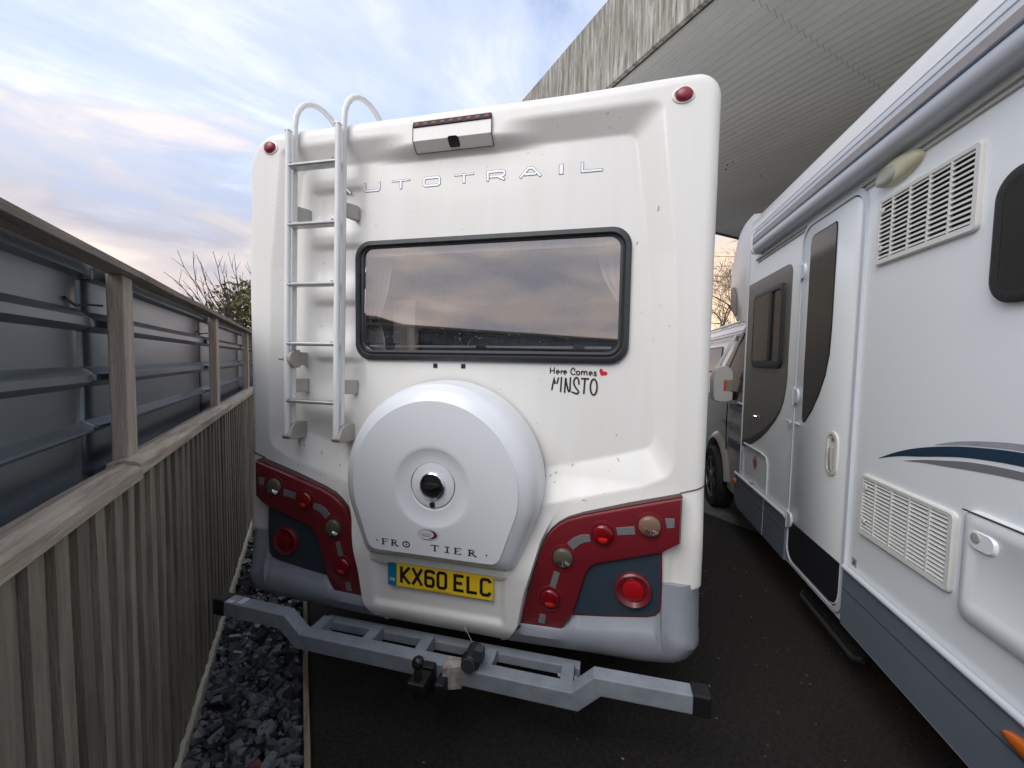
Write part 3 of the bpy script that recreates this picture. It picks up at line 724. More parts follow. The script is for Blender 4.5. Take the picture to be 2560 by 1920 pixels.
# ---- spare wheel cover
wc = (.005, 1.062)
def coverloop(rad, bx, bz, y, rcor=.045, n=120):
    # circle on top, tangents down to a rounded base
    pts = []
    base = rrect(wc[0]-bx, wc[0]+bx, bz, wc[1], [rcor, rcor, 0.001, 0.001], 5)
    hull = arc(wc[0], wc[1], rad, rad, -12, 192, 120)+base[:12]
    hs = sorted(set((round(x, 5), round(z, 5)) for x, z in hull))
    def cross(o, a_, c): return (a_[0]-o[0])*(c[1]-o[1])-(a_[1]-o[1])*(c[0]-o[0])
    lo = []
    for p in hs:
        while len(lo) >= 2 and cross(lo[-2], lo[-1], p) <= 0: lo.pop()
        lo.append(p)
    hi = []
    for p in reversed(hs):
        while len(hi) >= 2 and cross(hi[-2], hi[-1], p) <= 0: hi.pop()
        hi.append(p)
    H_ = lo[:-1]+hi[:-1]
    c0 = (wc[0], .99)
    out = []
    for k in range(n):           # ray cast from centre so all loops line up
        a_ = 2*pi*k/n; dx, dz = cos(a_), sin(a_); best = None
        for (x1, z1), (x2, z2) in zip(H_, H_[1:]+H_[:1]):
            ex, ez = x2-x1, z2-z1; den_ = dx*ez-dz*ex
            if abs(den_) < 1e-12: continue
            t = ((x1-c0[0])*ez-(z1-c0[1])*ex)/den_; s_ = ((x1-c0[0])*dz-(z1-c0[1])*dx)/den_
            if t > 0 and -1e-6 <= s_ <= 1+1e-6: best = t if best is None else max(best, t)
        out.append((c0[0]+dx*best, y, c0[1]+dz*best))
    return out
def circ(r, y, cz=1.068, n=120):
    return [(wc[0]+r*cos(2*pi*k/n), y, cz+r*sin(2*pi*k/n)) for k in range(n)]
def mixl(a_, c, f): return [tuple(p*(1-f)+q*f for p, q in zip(x, y)) for x, y in zip(a_, c)]
l_out = coverloop(.468, .378, .695, -.085)
lps = [coverloop(.474, .382, .69, .03), coverloop(.472, .380, .692, -.05), l_out, coverloop(.462, .374, .705, -.115), coverloop(.450, .364, .720, -.140), coverloop(.428, .346, .736, -.160), coverloop(.402, .328, .752, -.173), coverloop(.392, .320, .758, -.1795), coverloop(.390, .318, .7595, -.1835)]
face = lps[-1]; c1 = circ(.178, -.1845)
for f in (.2, .45, .7, .92): 
    l = mixl(face, c1, f); lps.append([(x, -.183-.0015*f, z) for x, y, z in l])
lps += [c1, circ(.174, -.183), circ(.150, -.174), circ(.125, -.1705), circ(.108, -.170, 1.07), circ(.106, -.166, 1.07), circ(.1035, -.166, 1.07)]
b = MB(); b.loops(lps, cap=True); cover = b.build('spare_wheel_cover', COVER, mh, smooth=27)
cbvh = BVHTree.FromPolygons(b.v, b.f)
def cover_yy(x, z):
    h = cbvh.ray_cast(Vector((x, -1, z)), Vector((0, 1, 0))); return h[0].y if h[0] else -.18
WL = (.005, 1.076)
b = MB(); b.lathe((WL[0], -.163, WL[1]), 'y', [(.1045, 0), (.1045, .0035), (.1015, .0035)], 64); b.build('dark_ring', LETDK, cover, smooth=30)
b = MB(); b.lathe((WL[0], -.163, WL[1]), 'y', [(.102, 0), (.101, .0055), (.098, .0065), (.0, .0066)], 64); b.build('lock_plate', COVER, cover, smooth=30)
b = MB(); b.lathe((WL[0], -.169, WL[1]-.002), 'y', [(.061, 0), (.060, .010), (.055, .014), (.050, .012), (.048, .006)], 48); b.build('chrome_bezel', CHROME, cover, smooth=40)
b = MB(); b.lathe((WL[0], -.168, WL[1]-.002), 'y', [(.049, 0), (.047, .010), (.030, .012), (0, .012)], 40); b.build('knob', BLK, cover, smooth=40)
b = MB(); gp = chaikin([(-.042, 0), (-.02, .016), (.03, .012), (.044, .002), (.02, -.004), (.01, -.016), (-.01, -.014), (-.03, -.010)], 2, True)
b.loops([[(WL[0]+x, -.180, WL[1]+z) for x, z in gp], [(WL[0]+x*.9, -.196, WL[1]+z*.8) for x, z in gp]]); b.build('grip', mat('glossy_black', (.02, .021, .023), .2), cover, smooth=50)
b = MB(); b.lathe((WL[0], -.1695, .990), 'y', [(.0125, 0), (.0125, .006), (.009, .007), (.0, .006)], 20); b.build('keyhole', mat('dark_metal', (.05, .05, .05), .3, metal=.6), cover, smooth=40)
# FRO TIER lettering
fr_w, fr_h = .034, .026
def serif(ch):
    T, t = .19, .085
    if ch == 'F': return [(T, [(.25, 0), (.25, 1)]), (t, [(0, .96), (1, .96), (1, .78)]), (t, [(.25, .52), (.8, .52)]), (t, [(.05, .03), (.5, .03)])]
    if ch == 'R': return [(T, [(.22, 0), (.22, 1)]), (t*1.3, [(0, .96), (.55, .96), (.75, .85), (.75, .62), (.5, .5), (.3, .5)]), (T*.8, [(.45, .48), (.85, .05), (1.1, .0)]), (t, [(.02, .03), (.45, .03)])]
    if ch == 'O': return [(t*1.7, arc(.5, .5, .46, .44, 0, 360, 22))]
    if ch == 'T': return [(T, [(.5, 0), (.5, .95)]), (t, [(-.02, .78), (.02, .96), (.98, .96), (1.02, .78)]), (t, [(.3, .03), (.7, .03)])]
    if ch == 'I': return [(T, [(.5, .05), (.5, .95)]), (t, [(.15, .97), (.85, .97)]), (t, [(.15, .03), (.85, .03)])]
    if ch == 'E': return [(T, [(.25, 0), (.25, 1)]), (t, [(.02, .97), (.95, .97), (.95, .82)]), (t, [(.3, .52), (.75, .52)]), (t, [(.02, .03), (.95, .03), (1, .2)])]
lt_ = {'F': [-.240], 'R': [-.192, .178], 'O': [-.133], 'T': [.006], 'I': [.064], 'E': [.112]}
k = 0
for ch, xs in lt_.items():
    for x in xs:
        z0 = .787; bL = MB()
        for wd, p in serif(ch):
            bL.ribbon([(x+a_*.036, z0+c*.027) for a_, c in p], wd*.036, lambda q, z, d: (q, cover_yy(q, z)-.0012-d, z), .0002*(k % 5)); k += 1
        bL.build('letter', INK, cover, weld=False)

b = MB()
for x, z in ((-.262, .803), (.2625, .7985), (-.115, .8005)): b.flat([(x+.004*cos(2*pi*i/10), z+.004*sin(2*pi*i/10)) for i in range(10)], lambda q, zz_, d: (q, cover_yy(q, zz_)-.0014, zz_))
b.build('lettering_dot', INK, cover)
# dealer badge
def cfn(off): return lambda q, z, d: (q, cover_yy(q, z)-off-d, z)
bx, bz = -.009, .8585
oval = lambda k: [(bx+.050*k*cos(2*pi*i/40), bz+.0265*k*sin(2*pi*i/40)) for i in range(40)]
b = MB(); b.flat(oval(1), cfn(.0012)); bdg = b.build('dealer_badge', PALEV, cover)
b = MB(); b.flat(oval(.965), cfn(.0018)); b.build('badge_face', mat('badge_white', (.66, .66, .67), .3), bdg)
b = MB()
outer = [(bx+.0445*cos(R(a_)), bz+.0215*sin(R(a_))) for a_ in range(-62, 131, 8)]
inner = [(bx-.006+.034*cos(R(a_*1.0)), bz+.001+.0185*sin(R(a_))) for a_ in range(-74, 143, 9)]
b.flat(outer+inner[::-1], cfn(.0024)); b.build('badge_crescent', MAROON, bdg)
def font_text(body, size, m, name, par, xz, yfn, sx=1.0, off=0):
    cu = bpy.data.curves.new(name, 'FONT'); cu.body = body; cu.size = size; cu.align_x = 'CENTER'; cu.offset = off; cu.resolution_u = 3
    ob = bpy.data.objects.new(name, cu); COL.objects.link(ob); bpy.context.view_layer.update()
    me = bpy.data.meshes.new_from_object(ob.evaluated_get(bpy.context.evaluated_depsgraph_get())); bpy.data.objects.remove(ob)
    for v in me.vertices:
        x = xz[0]+v.co.x*sx; z = xz[1]+v.co.y; v.co = Vector((x, yfn(x, z), z))
    me.materials.clear(); me.materials.append(m)
    o = bpy.data.objects.new(name, me); COL.objects.link(o); o.parent = par; return o
font_text('Counties', .0165, mat('badge_grey', (.30, .30, .31), .4), 'badge_lettering', bdg, (bx-.012, bz-.003), lambda x, z: cover_yy(x, z)-.0024, 1.0)
b = MB()
b.ribbon([(bx-.032, bz-.0215), (bx-.012, bz-.0235), (bx+.016, bz-.0225)], .002, cfn(.0024), 0); b.ribbon([(bx-.026, bz-.008), (bx+.010, bz-.0085)], .003, cfn(.0024), 0); b.build('badge_small_print', SILV, bdg)

# ---- number plate
PY = -.117
b = MB(); pl = rrect(-.246, .274, .5585, .6685, .007, 4); b.prism(pl, FY, PY, PY+.012); plate = b.build('number_plate', YEL, mh, bevel=.001)
b = MB(); b.flat(rrect(-.2455, -.200, .559, .668, [.006, .0005, .0005, .006], 4), FY, PY-.0006); band = b.build('country_band', BLUE, plate)
def plate_ch(c, x, w, h=.079, z0=.5775):
    q = lambda *p: [(x+a_*w, z0+e*h) for a_, e in p]
    if c == 'K': return [q((.1, 0), (.1, 1)), q((.93, 1), (.22, .48), (.95, 0))]
    if c == 'X': return [q((.03, 1), (.97, 0)), q((.97, 1), (.03, 0))]
    if c == '6': return [q((.93, .80), (.90, .90), (.78, .95), (.28, .95), (.12, .84), (.12, .16), (.26, .05), (.76, .05), (.90, .16), (.90, .44), (.76, .55), (.2, .55))]
    if c == '0': return [q((.12, .16), (.12, .84), (.28, .95), (.74, .95), (.90, .84), (.90, .16), (.74, .05), (.28, .05), (.12, .16))]
    if c == 'E': return [q((.95, .93), (.1, .93), (.1, .07), (.95, .07)), q((.1, .5), (.82, .5))]
    if c == 'L': return [q((.1, 1), (.1, .07), (.97, .07))]
    if c == 'C': return [q((.93, .77), (.90, .88), (.76, .95), (.28, .95), (.12, .84), (.12, .16), (.28, .05), (.76, .05), (.90, .13), (.93, .24))]
PXS = [('K', -.180), ('X', -.1185), ('6', -.057), ('0', .0045), ('E', .0885), ('L', .1515), ('C', .2135)]
for c, x in PXS:
    b = MB()
    for k, st in enumerate(plate_ch(c, x, .050)): b.ribbon(st[:-1] if c == '0' else st, .0145, FY, PY-.0008-.0003*k, closed=(c == '0'))
    b.build('plate_letter', INK, plate, weld=False)
font_text('GB', .021, PALEINK, 'country_letters', band, (-.2225, .582), lambda x, z: PY-.0016, 1.0, .0008)
b = MB()
rq = random.Random(2); x = -.070
while x < .075:
    l_ = rq.uniform(.006, .016); b.ribbon([(x, .5645), (x+l_, .5645)], .0022, FY, PY-.0008); x += l_+.0035
b.build('small_print', mat('faint_print', (.25, .15, .01), .5), plate, weld=False)
# brow over the plate
b = MB(); pr = [(-.335, .004), (-.33, 0), (.33, 0), (.335, .004)]
b.loops([[(x, -.116+q, .6705), (x, -.122+q, .6735), (x, -.124+q, .698), (x, -.10, .715), (x, -.09, .6705)] for x, q in ((-.345, .012), (-.338, 0), (.338, 0), (.345, .012))], cap=False, closed=True)
b.build('plate_brow', GRP, mh, bevel=.004)
# centre panel edge gaps
for sx in (-1, 1):
    b = MB(); P = [(sx*(x-.002), -.09+(.08*(1-min(1, (z-.325)/.12))**2 if z < .445 else 0)-.02*0, z) for z, x in ((.335, .337), (.385, .365), (.45, .398))]
    b.tube(P, .003, 6); b.build('panel_gap', GROOVE, mh)

# ---- light clusters
cl_out = [(1.054, 1.083), (.85, 1.025), (.66, .968), (.595, .943), (.555, .917), (.522, .885), (.500, .850), (.482, .805), (.424, .605), (.384, .440), (.577, .446), (.596, .478), (.621, .517), (.646, .600), (.672, .700), (.682, .728), (.697, .748), (.722, .766), (.85, .806), (.985, .848), (1.053, .894)]
dk_out = [(.622, .516), (.647, .600), (.673, .699), (.683, .727), (.698, .747), (.723, .765), (.85, .805), (.984, .847), (.989, .70), (.989, .625), (.984, .590), (.968, .570), (.938, .559), (.78, .535)]
lampp = [(.932, .957, .045, 'amber'), (.745, .901, .044, 'red'), (.578, .777, .044, 'clear'), (.525, .585, .043, 'red')]
BY = -.048
for sx in (-1, 1):
    m_ = lambda a_, c, d: (sx*a_, d, c)
    def inset(poly, k):
        P = [Vector(p) for p in poly]; n = len(P); area = sum(P[i].x*P[(i+1) % n].y-P[(i+1) % n].x*P[i].y for i in range(n)); s_ = 1 if area > 0 else -1
        out = []
        for i in range(n):
            d1 = (P[i]-P[i-1]).normalized(); d2 = (P[(i+1) % n]-P[i]).normalized(); n1 = Vector((-d1.y, d1.x)); n2 = Vector((-d2.y, d2.x)); v = (n1+n2).normalized()
            out.append(tuple(P[i]+v*s_*k/max(.5, v.dot(n1))))
        return out
    b = MB(); lo = inset(cl_out, -.004)
    b.loops([lp for lp in ([m_(p[0], p[1], -.01) for p in lo], [m_(p[0], p[1], BY-.004) for p in lo], [m_(p[0], p[1], BY-.002) for p in cl_out])], cap=True); b.build('cluster_seal', GROOVE, mh)
    b = MB(); i1, i2 = inset(cl_out, .004), inset(cl_out, .012)
    b.loops([[m_(p[0], p[1], BY+.01) for p in cl_out], [m_(p[0], p[1], BY-.016) for p in cl_out], [m_(p[0], p[1], BY-.022) for p in i1], [m_(p[0], p[1], BY-.024) for p in i2]]); clus = b.build('light_cluster', REDP, mh, smooth=35)
    b = MB(); d1 = inset(dk_out, -.004); d2 = inset(dk_out, .003)
    b.loops([[m_(p[0], p[1], -.01) for p in d1], [m_(p[0], p[1], BY-.004) for p in d1], [m_(p[0], p[1], BY-.005) for p in d2]]); b.build('cluster_border', REDP, mh, smooth=35)
    b = MB(); b.flat(d2, m_, BY-.0062); dp = b.build('dark_panel', NAVYP, mh)
    for x, z, r, kind in lampp:
        b = MB(); b.lathe((sx*x, BY-.022, z), 'y', [(r*1.38, -.001), (r*1.34, .004), (r*1.1, .006), (r*1.06, .001), (r*.98, .001)], 32); lr = b.build('lamp_ring', REDP, clus, smooth=50)
        b = MB(); b.lathe((sx*x, BY-.021, z), 'y', [(r*1.03, 0), (r, .008), (r*.93, .014), (r*.75, .019), (r*.45, .022), (r*.15, .0235), (0, .0236)], 32)
        b.build('lamp', {'red': REDLENS, 'clear': CLEARL, 'amber': AMBERL if sx > 0 else CLEARL}[kind], clus, smooth=60)
        b = MB()
        if kind == 'red':
            b.lathe((sx*x, BY-.034, z-r*.35), 'y', [(r*.50, .004), (r*.42, .0088), (r*.2, .0108), (0, .0112)], 20, (1, .75)); b.build('painted_glow', REDHOT, clus, smooth=60)  # brighter red dome paints the hot spot inside the red lens
        else:
            for q in range(-4, 5):
                a0 = R(-90+q*14); P = [(sx*x+cos(a0)*r*f, BY-.021-lerp([(0, .0238), (.45, .0222), (.75, .0192), (.93, .0142)], f), z+sin(a0)*r*f) for f in (.3, .6, .88)]; b.tube(P, .0017, 5)
            b.build('prism_rib', CHROME, clus)
    inl = [[(.990, .998), (1.028, 1.000), (1.028, .962), (1.000, .956)], [(.797, .936), (.872, .951), (.876, .916), (.805, .904)],
           [(.690, .893), (.655, .890), (.620, .872), (.593, .843), (.622, .818), (.645, .842), (.668, .856), (.694, .862)], [(.540, .712), (.566, .706), (.548, .632), (.522, .642)], [(.482, .508), (.509, .506), (.503, .465), (.474, .466)]]
    for p in inl:
        b = MB(); b.prism(p, m_, BY-.0236, BY-.0268); b.build('grey_inlay', SILV, clus, bevel=.0012)
    x, z = .876, .668
    b = MB(); b.lathe((sx*x, BY-.006, z), 'y', [(.077, 0), (.075, .014), (.068, .020), (.052, .010), (.046, .006)], 40); fr_ = b.build('fog_lamp', REDP, mh, smooth=40)
    b = MB(); b.lathe((sx*x, BY-.008, z), 'y', [(.047, 0), (.043, .016), (.036, .019), (0, .020)], 36); b.build('fog_lens', REDFOG if sx > 0 else REDLENS, fr_, smooth=40)
    # bumper corner
    top_ = [(.335, .442), (.384, .440), (.577, .446), (.596, .478), (.621, .517), (.78, .537), (.94, .560), (.97, .571), (.985, .590), (.990, .62), (.992, .708), (1.06, .703), (1.17, .706)]
    xs = [.338, .36, .384, .42, .47, .52, .577, .596, .621, .66, .72, .78, .84, .90, .94, .955, .97, .98, .986, .990, .993, 1.01, 1.03, 1.05, 1.07, 1.09, 1.105, 1.12, 1.135, 1.145, 1.153, 1.160, 1.165, 1.168]
    led = [(.338, .004), (.577, .004), (.60, .03), (.63, .062), (.9, .062), (.97, .075), (.99, .15), (1.03, .20), (1.168, .24)]
    lps_ = []
    for x in xs:
        vt = lerp(top_, x); vc = vt-lerp(led, x)
        if x < .62: vc = vt-lerp(led, x)
        vb = lerp([(.338, .327), (.66, .338), (.92, .342), (1.04, .355), (1.168, .40)], x)
        e = max(0, x-1.05)/(1.168-1.05); back = .17*(1-math.sqrt(max(0, 1-e*e)))
        inn = lerp([(.338, -.03), (.384, -.035), (1.0, -.035), (1.168, -.03)], x)
        prof = [(-.01, vt+.002), (inn-.012, vt), (-.072, vc+.012), (-.082, vc), (-.088, vc-.03), (-.086, vb+.075), (-.074, vb+.035), (-.045, vb+.010), (-.005, vb), (.12, vb-.002)]
        lps_.append([(sx*(x-(.028*sstep(.2, 1, (i-5)/4) if x > 1.05 and i > 5 else 0)), y+back, z) for i, (y, z) in enumerate(prof)])
    last = lps_[-1]
    lps_.append([(x, .35, z) for x, y, z in last]); lps_.append([(x, 1.2, z) for x, y, z in last])
    b = MB(); b.loops(lps_, cap=False, closed=False); b.build('bumper_corner', BUMP, mh, smooth=45)
    # rear wheel and arch darkness
    b = MB(); b.lathe((sx*.98, 2.0, .34), 'x', [(.20, -.11), (.335, -.10), (.345, 0), (.335, .10), (.20, .11), (.0, .09)], 28); b.build('rear_wheel', TYRE, mh, smooth=40)
b = MB(); b.box(-.95, .95, .15, 6.4, .26, .329); b.box(-.5, .5, 1.6, 2.4, .2, .26); b.build('chassis', CHASS, mh)  # dark boxes for the chassis, added to block light under the body

# ---- ladder
def lu(sx_, z): return (-.822 if sx_ < 0 else -.540)+lerp([(1.22, -.038 if sx_ < 0 else -.028), (2.75, 0)], z)
b = MB()
for sd_ in (-1, 1):
    P = [(lu(sd_, z), -.062, z) for z in (1.230, 1.6, 2.0, 2.4, 2.745)]
    b.tube(P, .0145, 14, caps=True)
for sd_ in (-1, 1):
    P = [(lu(sd_, z), -.020, z) for z in (1.24, 1.6, 2.0, 2.4, 2.70)]
    for k in range(13):
        a_ = pi-pi*k/12; P.append((lu(sd_, 2.72), .195+.215*cos(a_), 2.785+.205*sin(a_)))
    b.tube(P, .0145, 14)
lad = b.build('ladder', LGREY, mh, smooth=40)
for sd_ in (-1, 1):
    b = MB(); u = lu(sd_, 2.74); b.loops([[(u-.0145, -.0765, 2.745), (u+.0145, -.0765, 2.745), (u+.0145, -.047, 2.745), (u-.0145, -.047, 2.745)], [(u-.014, -.076, 2.762), (u+.012, -.076, 2.752), (u+.012, -.050, 2.752), (u-.014, -.050, 2.762)]]); b.build('rail_tip', LGREY, lad, bevel=.003)
for z in (2.578, 2.291, 1.997, 1.70, 1.408):
    a0, a1 = lu(-1, z)+.004, lu(1, z)-.006
    b = MB(); pr = [(-.075, .004), (-.072, .009), (-.050, .010), (-.020, .010), (-.010, .006), (-.010, -.004), (-.030, -.008), (-.068, -.008), (-.075, -.003)]
    b.loops([[(a0, y, z+e) for y, e in pr], [(a1, y, z+e-.002) for y, e in pr]]); b.f.append(tuple(range(9))[::-1]); ru = b.build('rung', RUNG, lad, bevel=.0015)
    for x in (a0+.012, a1-.022):
        b = MB(); b.box(x, x+.010, -.0755, -.0665, z+.0095, z+.0125); b.build('rivet', TAUPE, ru)
for sd_, z in ((-1, 2.365), (1, 2.365), (-1, 1.485), (1, 1.485)):
    u = lu(sd_, z)+.013; wy = depth(u+.05, z)
    b = MB(); b.loops([[(u-.012, -.030, z+q) for q in (-.036, .036)]+[(u-.012, -.008, z+q) for q in (.036, -.036)], [(u+.016, wy-.045, z-.036), (u+.016, wy-.045, z+.036), (u+.002, wy+.002, z+.036), (u+.002, wy+.002, z-.036)], [(u+.030, wy-.022, z-.035), (u+.030, wy-.022, z+.035), (u+.026, wy+.004, z+.035), (u+.026, wy+.004, z-.035)]]); b.build('bracket', TAUPE, lad, bevel=.005)
for sd_ in (-1, 1):
    u = lu(sd_, 1.24); wy = depth(u, 1.24)
    b = MB(); pr = [(-.080, -.020), (-.068, -.036), (-.03, -.045), (wy, -.045), (wy, .045), (-.018, .050), (-.050, .030)]
    b.prism(pr, lambda y, e, d: (d, y, 1.248+e), u-.020, u+.030); b.build('ladder_foot', TAUPE, lad, bevel=.006)
u = lu(-1, 1.625)
b = MB(); pr = [(-.030+.046*cos(R(a_)), .046*sin(R(a_))) for a_ in range(90, 271, 20)]+[(-.002, -.046), (-.002, .046)]
b.prism(pr, lambda y, e, d: (d, y, 1.625+e), u+.004, u+.030); b.box(u+.006, u+.030, -.004, depth(u, 1.6)+.002, 1.59, 1.66); b.build('hinge_joint', TAUPE, lad, bevel=.004)
b = MB(); b.tube([(u-.012, -.05, 1.625), (u-.028, -.05, 1.625), (u-.036, -.05, 1.625)], [.019, .014, .008], 12); b.tube([(u-.036, -.05, 1.625), (u-.058, -.05, 1.625)], .0085, 10); b.build('pivot_bolt', TAUPE, lad)

# ---- tow bar frame
def bar(pts, h, y0, y1, name, m, par):
    # pts: (x, z of the top edge); mitred bar in the x-z plane
    P = [Vector(p) for p in pts]; n = len(P); lo = []
    for i in range(n):
        d1 = (P[i]-P[i-1]).normalized() if i else None; d2 = (P[i+1]-P[i]).normalized() if i < n-1 else None
        d1 = d1 or d2; d2 = d2 or d1
        n1 = Vector((d1.y, -d1.x)); n2 = Vector((d2.y, -d2.x)); v = (n1+n2).normalized(); lo.append(P[i]+v*h/max(.4, v.dot(n1)))
    b = MB()
    b.loops([[(P[i].x, y0, P[i].y), (lo[i].x, y0, lo[i].y), (lo[i].x, y1, lo[i].y), (P[i].x, y1, P[i].y)] for i in range(n)]); b.f.append((3, 2, 1, 0))
    return b.build(name, m, par, bevel=.005)
TY0, TY1 = -.25, -.185
tow = bar([(-1.072, .420), (-.715, .408), (-.628, .330), (.640, .318), (.727, .400), (1.090, .403)], .074, TY0, TY1, 'tow_frame', TOWG, mh)
for x0, x1, z in ((-1.134, -1.070, .421), (1.088, 1.152, .405)):
    b = MB(); b.box(x0, x1, TY0-.004, TY1+.004, z-.077, z+.004); b.build('end_cap', BLK, tow, bevel=.006)
b = MB(); b.box(-1.055, -1.02, TY0-.0006, TY0+.02, .4165, .4215); b.box(-1.0, -.965, TY0+.008, TY1-.01, .4185, .4200); b.build('reflective_patch', TRIM, tow)
b = MB(); b.box(-.63, .665, -.085, -.035, .252, .296); b.build('rear_beam', TOWG, tow, bevel=.004)
for x in (-.60, -.315, -.045, .265, .615):
    b = MB(); b.box(x-.027, x+.027, TY1-.003, -.083, .255, .322 if x < 0 else .314); b.build('cross_member', TOWG, tow, bevel=.003)
b = MB()
for x, s_ in ((-.567, 1), (.582, -1), (.648, 1)):
    for y, z in ((-.155, .270), (-.155, .232), (-.125, .285)): b.lathe((x, y, z), 'x', [(.011, -.008*s_), (.011, .008*s_), (0, .009*s_)], 6)
b.build('bolt', RUNG, tow)
# tow ball on its drop plate, welded box and socket
b = MB(); bx_, by_, bz_ = .031, -.355, .402
b.lathe((bx_, by_, bz_), 'z', [(.016, -.085), (.018, -.035), (.013, -.026), (.019, -.018), (.0245, -.006), (.0255, .004), (.021, .016), (.012, .0235), (0, .026)], 24); ball = b.build('tow_ball', mat('greasy_black_steel', (.022, .021, .021), .22, metal=.3), tow, smooth=50)
b = MB(); b.box(bx_-.040, bx_+.036, -.292, TY0-.001, .222, .335); b.box(bx_-.036, bx_+.036, -.385, -.299, .292, .332); b.lathe((bx_, by_, .25), 'z', [(.022, 0), (.022, .05)], 6); b.build('ball_bracket', BLK, tow, bevel=.006)
b = MB(); b.box(bx_+.052, bx_+.095, -.325, TY0-.002, .225, .296); b.build('clamp_block', BLK, tow, bevel=.008)
b = MB(); b.loops([[(.102, TY0-.028, .235), (.180, TY0-.002, .235), (.180, TY0+.05, .235), (.102, TY0+.05, .235)], [(.102, TY0-.028, .335), (.180, TY0-.002, .337), (.180, TY0+.05, .337), (.102, TY0+.05, .335)]]); b.f.append((3, 2, 1, 0)); b.build('weld_plate', RUSTW, tow, bevel=.004)
b = MB(); cx_, cz_ = .214, .355
b.lathe((cx_, TY0+.030, cz_), 'y', [(.034, -.06), (.036, 0), (.042, .004), (.042, .018), (.036, .022), (.034, .034), (.030, .038), (.0, .040)], 24); so_ = b.build('socket', BLK, tow, smooth=40)
b = MB(); b.lathe((cx_-.003, TY0-.0115, cz_), 'y', [(.031, 0), (.030, .006), (0, .007)], 24); b.box(cx_+.02, cx_+.055, TY0+.0, TY0+.04, cz_+.01, cz_+.06); b.build('socket_flap', mat('worn_black', (.045, .05, .058), .5), so_, smooth=40)
b = MB(); b.tube([(.14, -.118, .42), (.20, -.16, .375), (.27, -.19, .335), (.36, -.20, .25)], .0012, 5); b.build('loose_thread', mat('straw', (.5, .45, .36), .7), mh)

# ------------------------------------------------------------------ second motorhome (x = into the body, y forward, z up); its left side faces the viewer
m2 = empty('motorhome', (1.22, 0, 0), 0, 'white motorhome at the right, side on, with roof awning, open louvre vents and grey skirt', 'motorhome')
PX = lambda a, b, d: (d, a, b)
b = MB(); y0, y1 = -2.8, 4.13; rr_ = .10
prof = [(0, .30), (0, 2.86)]+[(.13-.13*cos(R(q)), 2.86+.14*sin(R(q))) for q in range(10, 91, 10)]+[(2.2, 3.0), (2.3, 2.9), (2.3, .30)]
b.loops([[(x, y, z) for x, z in prof] for y in (y0, 0, 2, y1)]); b.f.append(tuple(range(len(prof)))[::-1]); body2 = b.build('body', WHT, m2, smooth=40)
# overcab bulge: outline in y-z, tapering round the front
ov = [(4.13, 2.02), (4.45, 2.06), (4.60, 2.12), (4.74, 2.25), (4.81, 2.42), (4.79, 2.62), (4.72, 2.78), (4.58, 2.93), (4.40, 2.995), (4.13, 3.0)]
ov = chaikin(ov, 2)
b = MB(); lp = []
for x, k in ((.012, .0), (.02, .60), (.045, .82), (.10, 1.0), (2.2, 1.0), (2.28, .8)):
    lp.append([(x, 4.128+(y-4.128)*(.90+.10*k), 2.5+(z-2.5)*(.985+.015*k)) for y, z in ov])
b.loops(lp); b.f.append(tuple(range(len(ov)))[::-1]); luton = b.build('overcab', WHT, m2, smooth=40)
b = MB(); ow = chaikin([(4.50, 2.10), (4.62, 2.16), (4.715, 2.30), (4.73, 2.40), (4.69, 2.45), (4.56, 2.40), (4.48, 2.25)], 2, True); b.prism(ow, PX, .0135, .006); b.build('overcab_panel', GREYD, luton)
b = MB(); b.tube([(.004, 4.122, .62), (.002, 4.126, 1.5), (.002, 4.120, 2.3), (.006, 4.118, 2.72), (.04, 4.112, 2.93)], .011, 8); b.build('corner_trim', TRIM, m2, smooth=50)
# roof edge mould line, awning and rail
b = MB(); b.tube([(.016, y, 2.90) for y in (-2.8, 4.0)], .010, 8); b.build('roof_moulding', WHT, m2, smooth=50)
b = MB(); aw = [(0, 2.566), (-.05, 2.566), (-.070, 2.572), (-.082, 2.588), (-.086, 2.610), (-.086, 2.715), (-.076, 2.75), (-.058, 2.775), (-.03, 2.79), (0, 2.794)]
b.loops([[(x, y, z) for x, z in aw] for y in (-2.6, 3.80)]); b.f.append(tuple(range(len(aw)))[::-1]); awn = b.build('awning', TRIM, m2, smooth=40)
for z0, z1, m_, nm in ((2.642, 2.682, AWGREY, 'awning_band'), (2.628, 2.637, NAVYV, 'awning_line')):
    b = MB(); b.box(-.0885, -.080, -2.6, 3.79, z0, z1); b.build(nm, m_, awn)
for z in (2.712, 2.755): 
    b = MB(); b.tube([(-.085 if z < 2.72 else -.0735, -2.6, z), (-.085 if z < 2.72 else -.0735, 3.80, z)], .0045, 6); b.build('awning_ridge', TRIM, awn)
b = MB(); b.loops([[(x*s_, y, 2.677+(z-2.677)*s_) for x, z in aw] for y, s_ in ((3.80, 1.06), (3.83, 1.06), (3.865, .92), (3.885, .6))]); b.f.append(tuple(range(len(aw)))[::-1]); b.build('awning_end_cap', WHT, awn, smooth=40)
b = MB(); b.box(-.016, .004, -2.6, 3.93, 2.530, 2.546); b.box(-.010, .004, -2.6, 3.9, 2.508, 2.518); b.build('rain_gutter', mat('beige_trim', (.50, .49, .45), .45), m2, bevel=.003)
# rooflight dome
b = MB(); b.lathe((.50, 3.05, 3.0), 'z', [(.26, 0), (.26, .05), (.22, .10), (.1, .12), (0, .12)], 24); b.build('rooflight', WHT, m2, smooth=50)

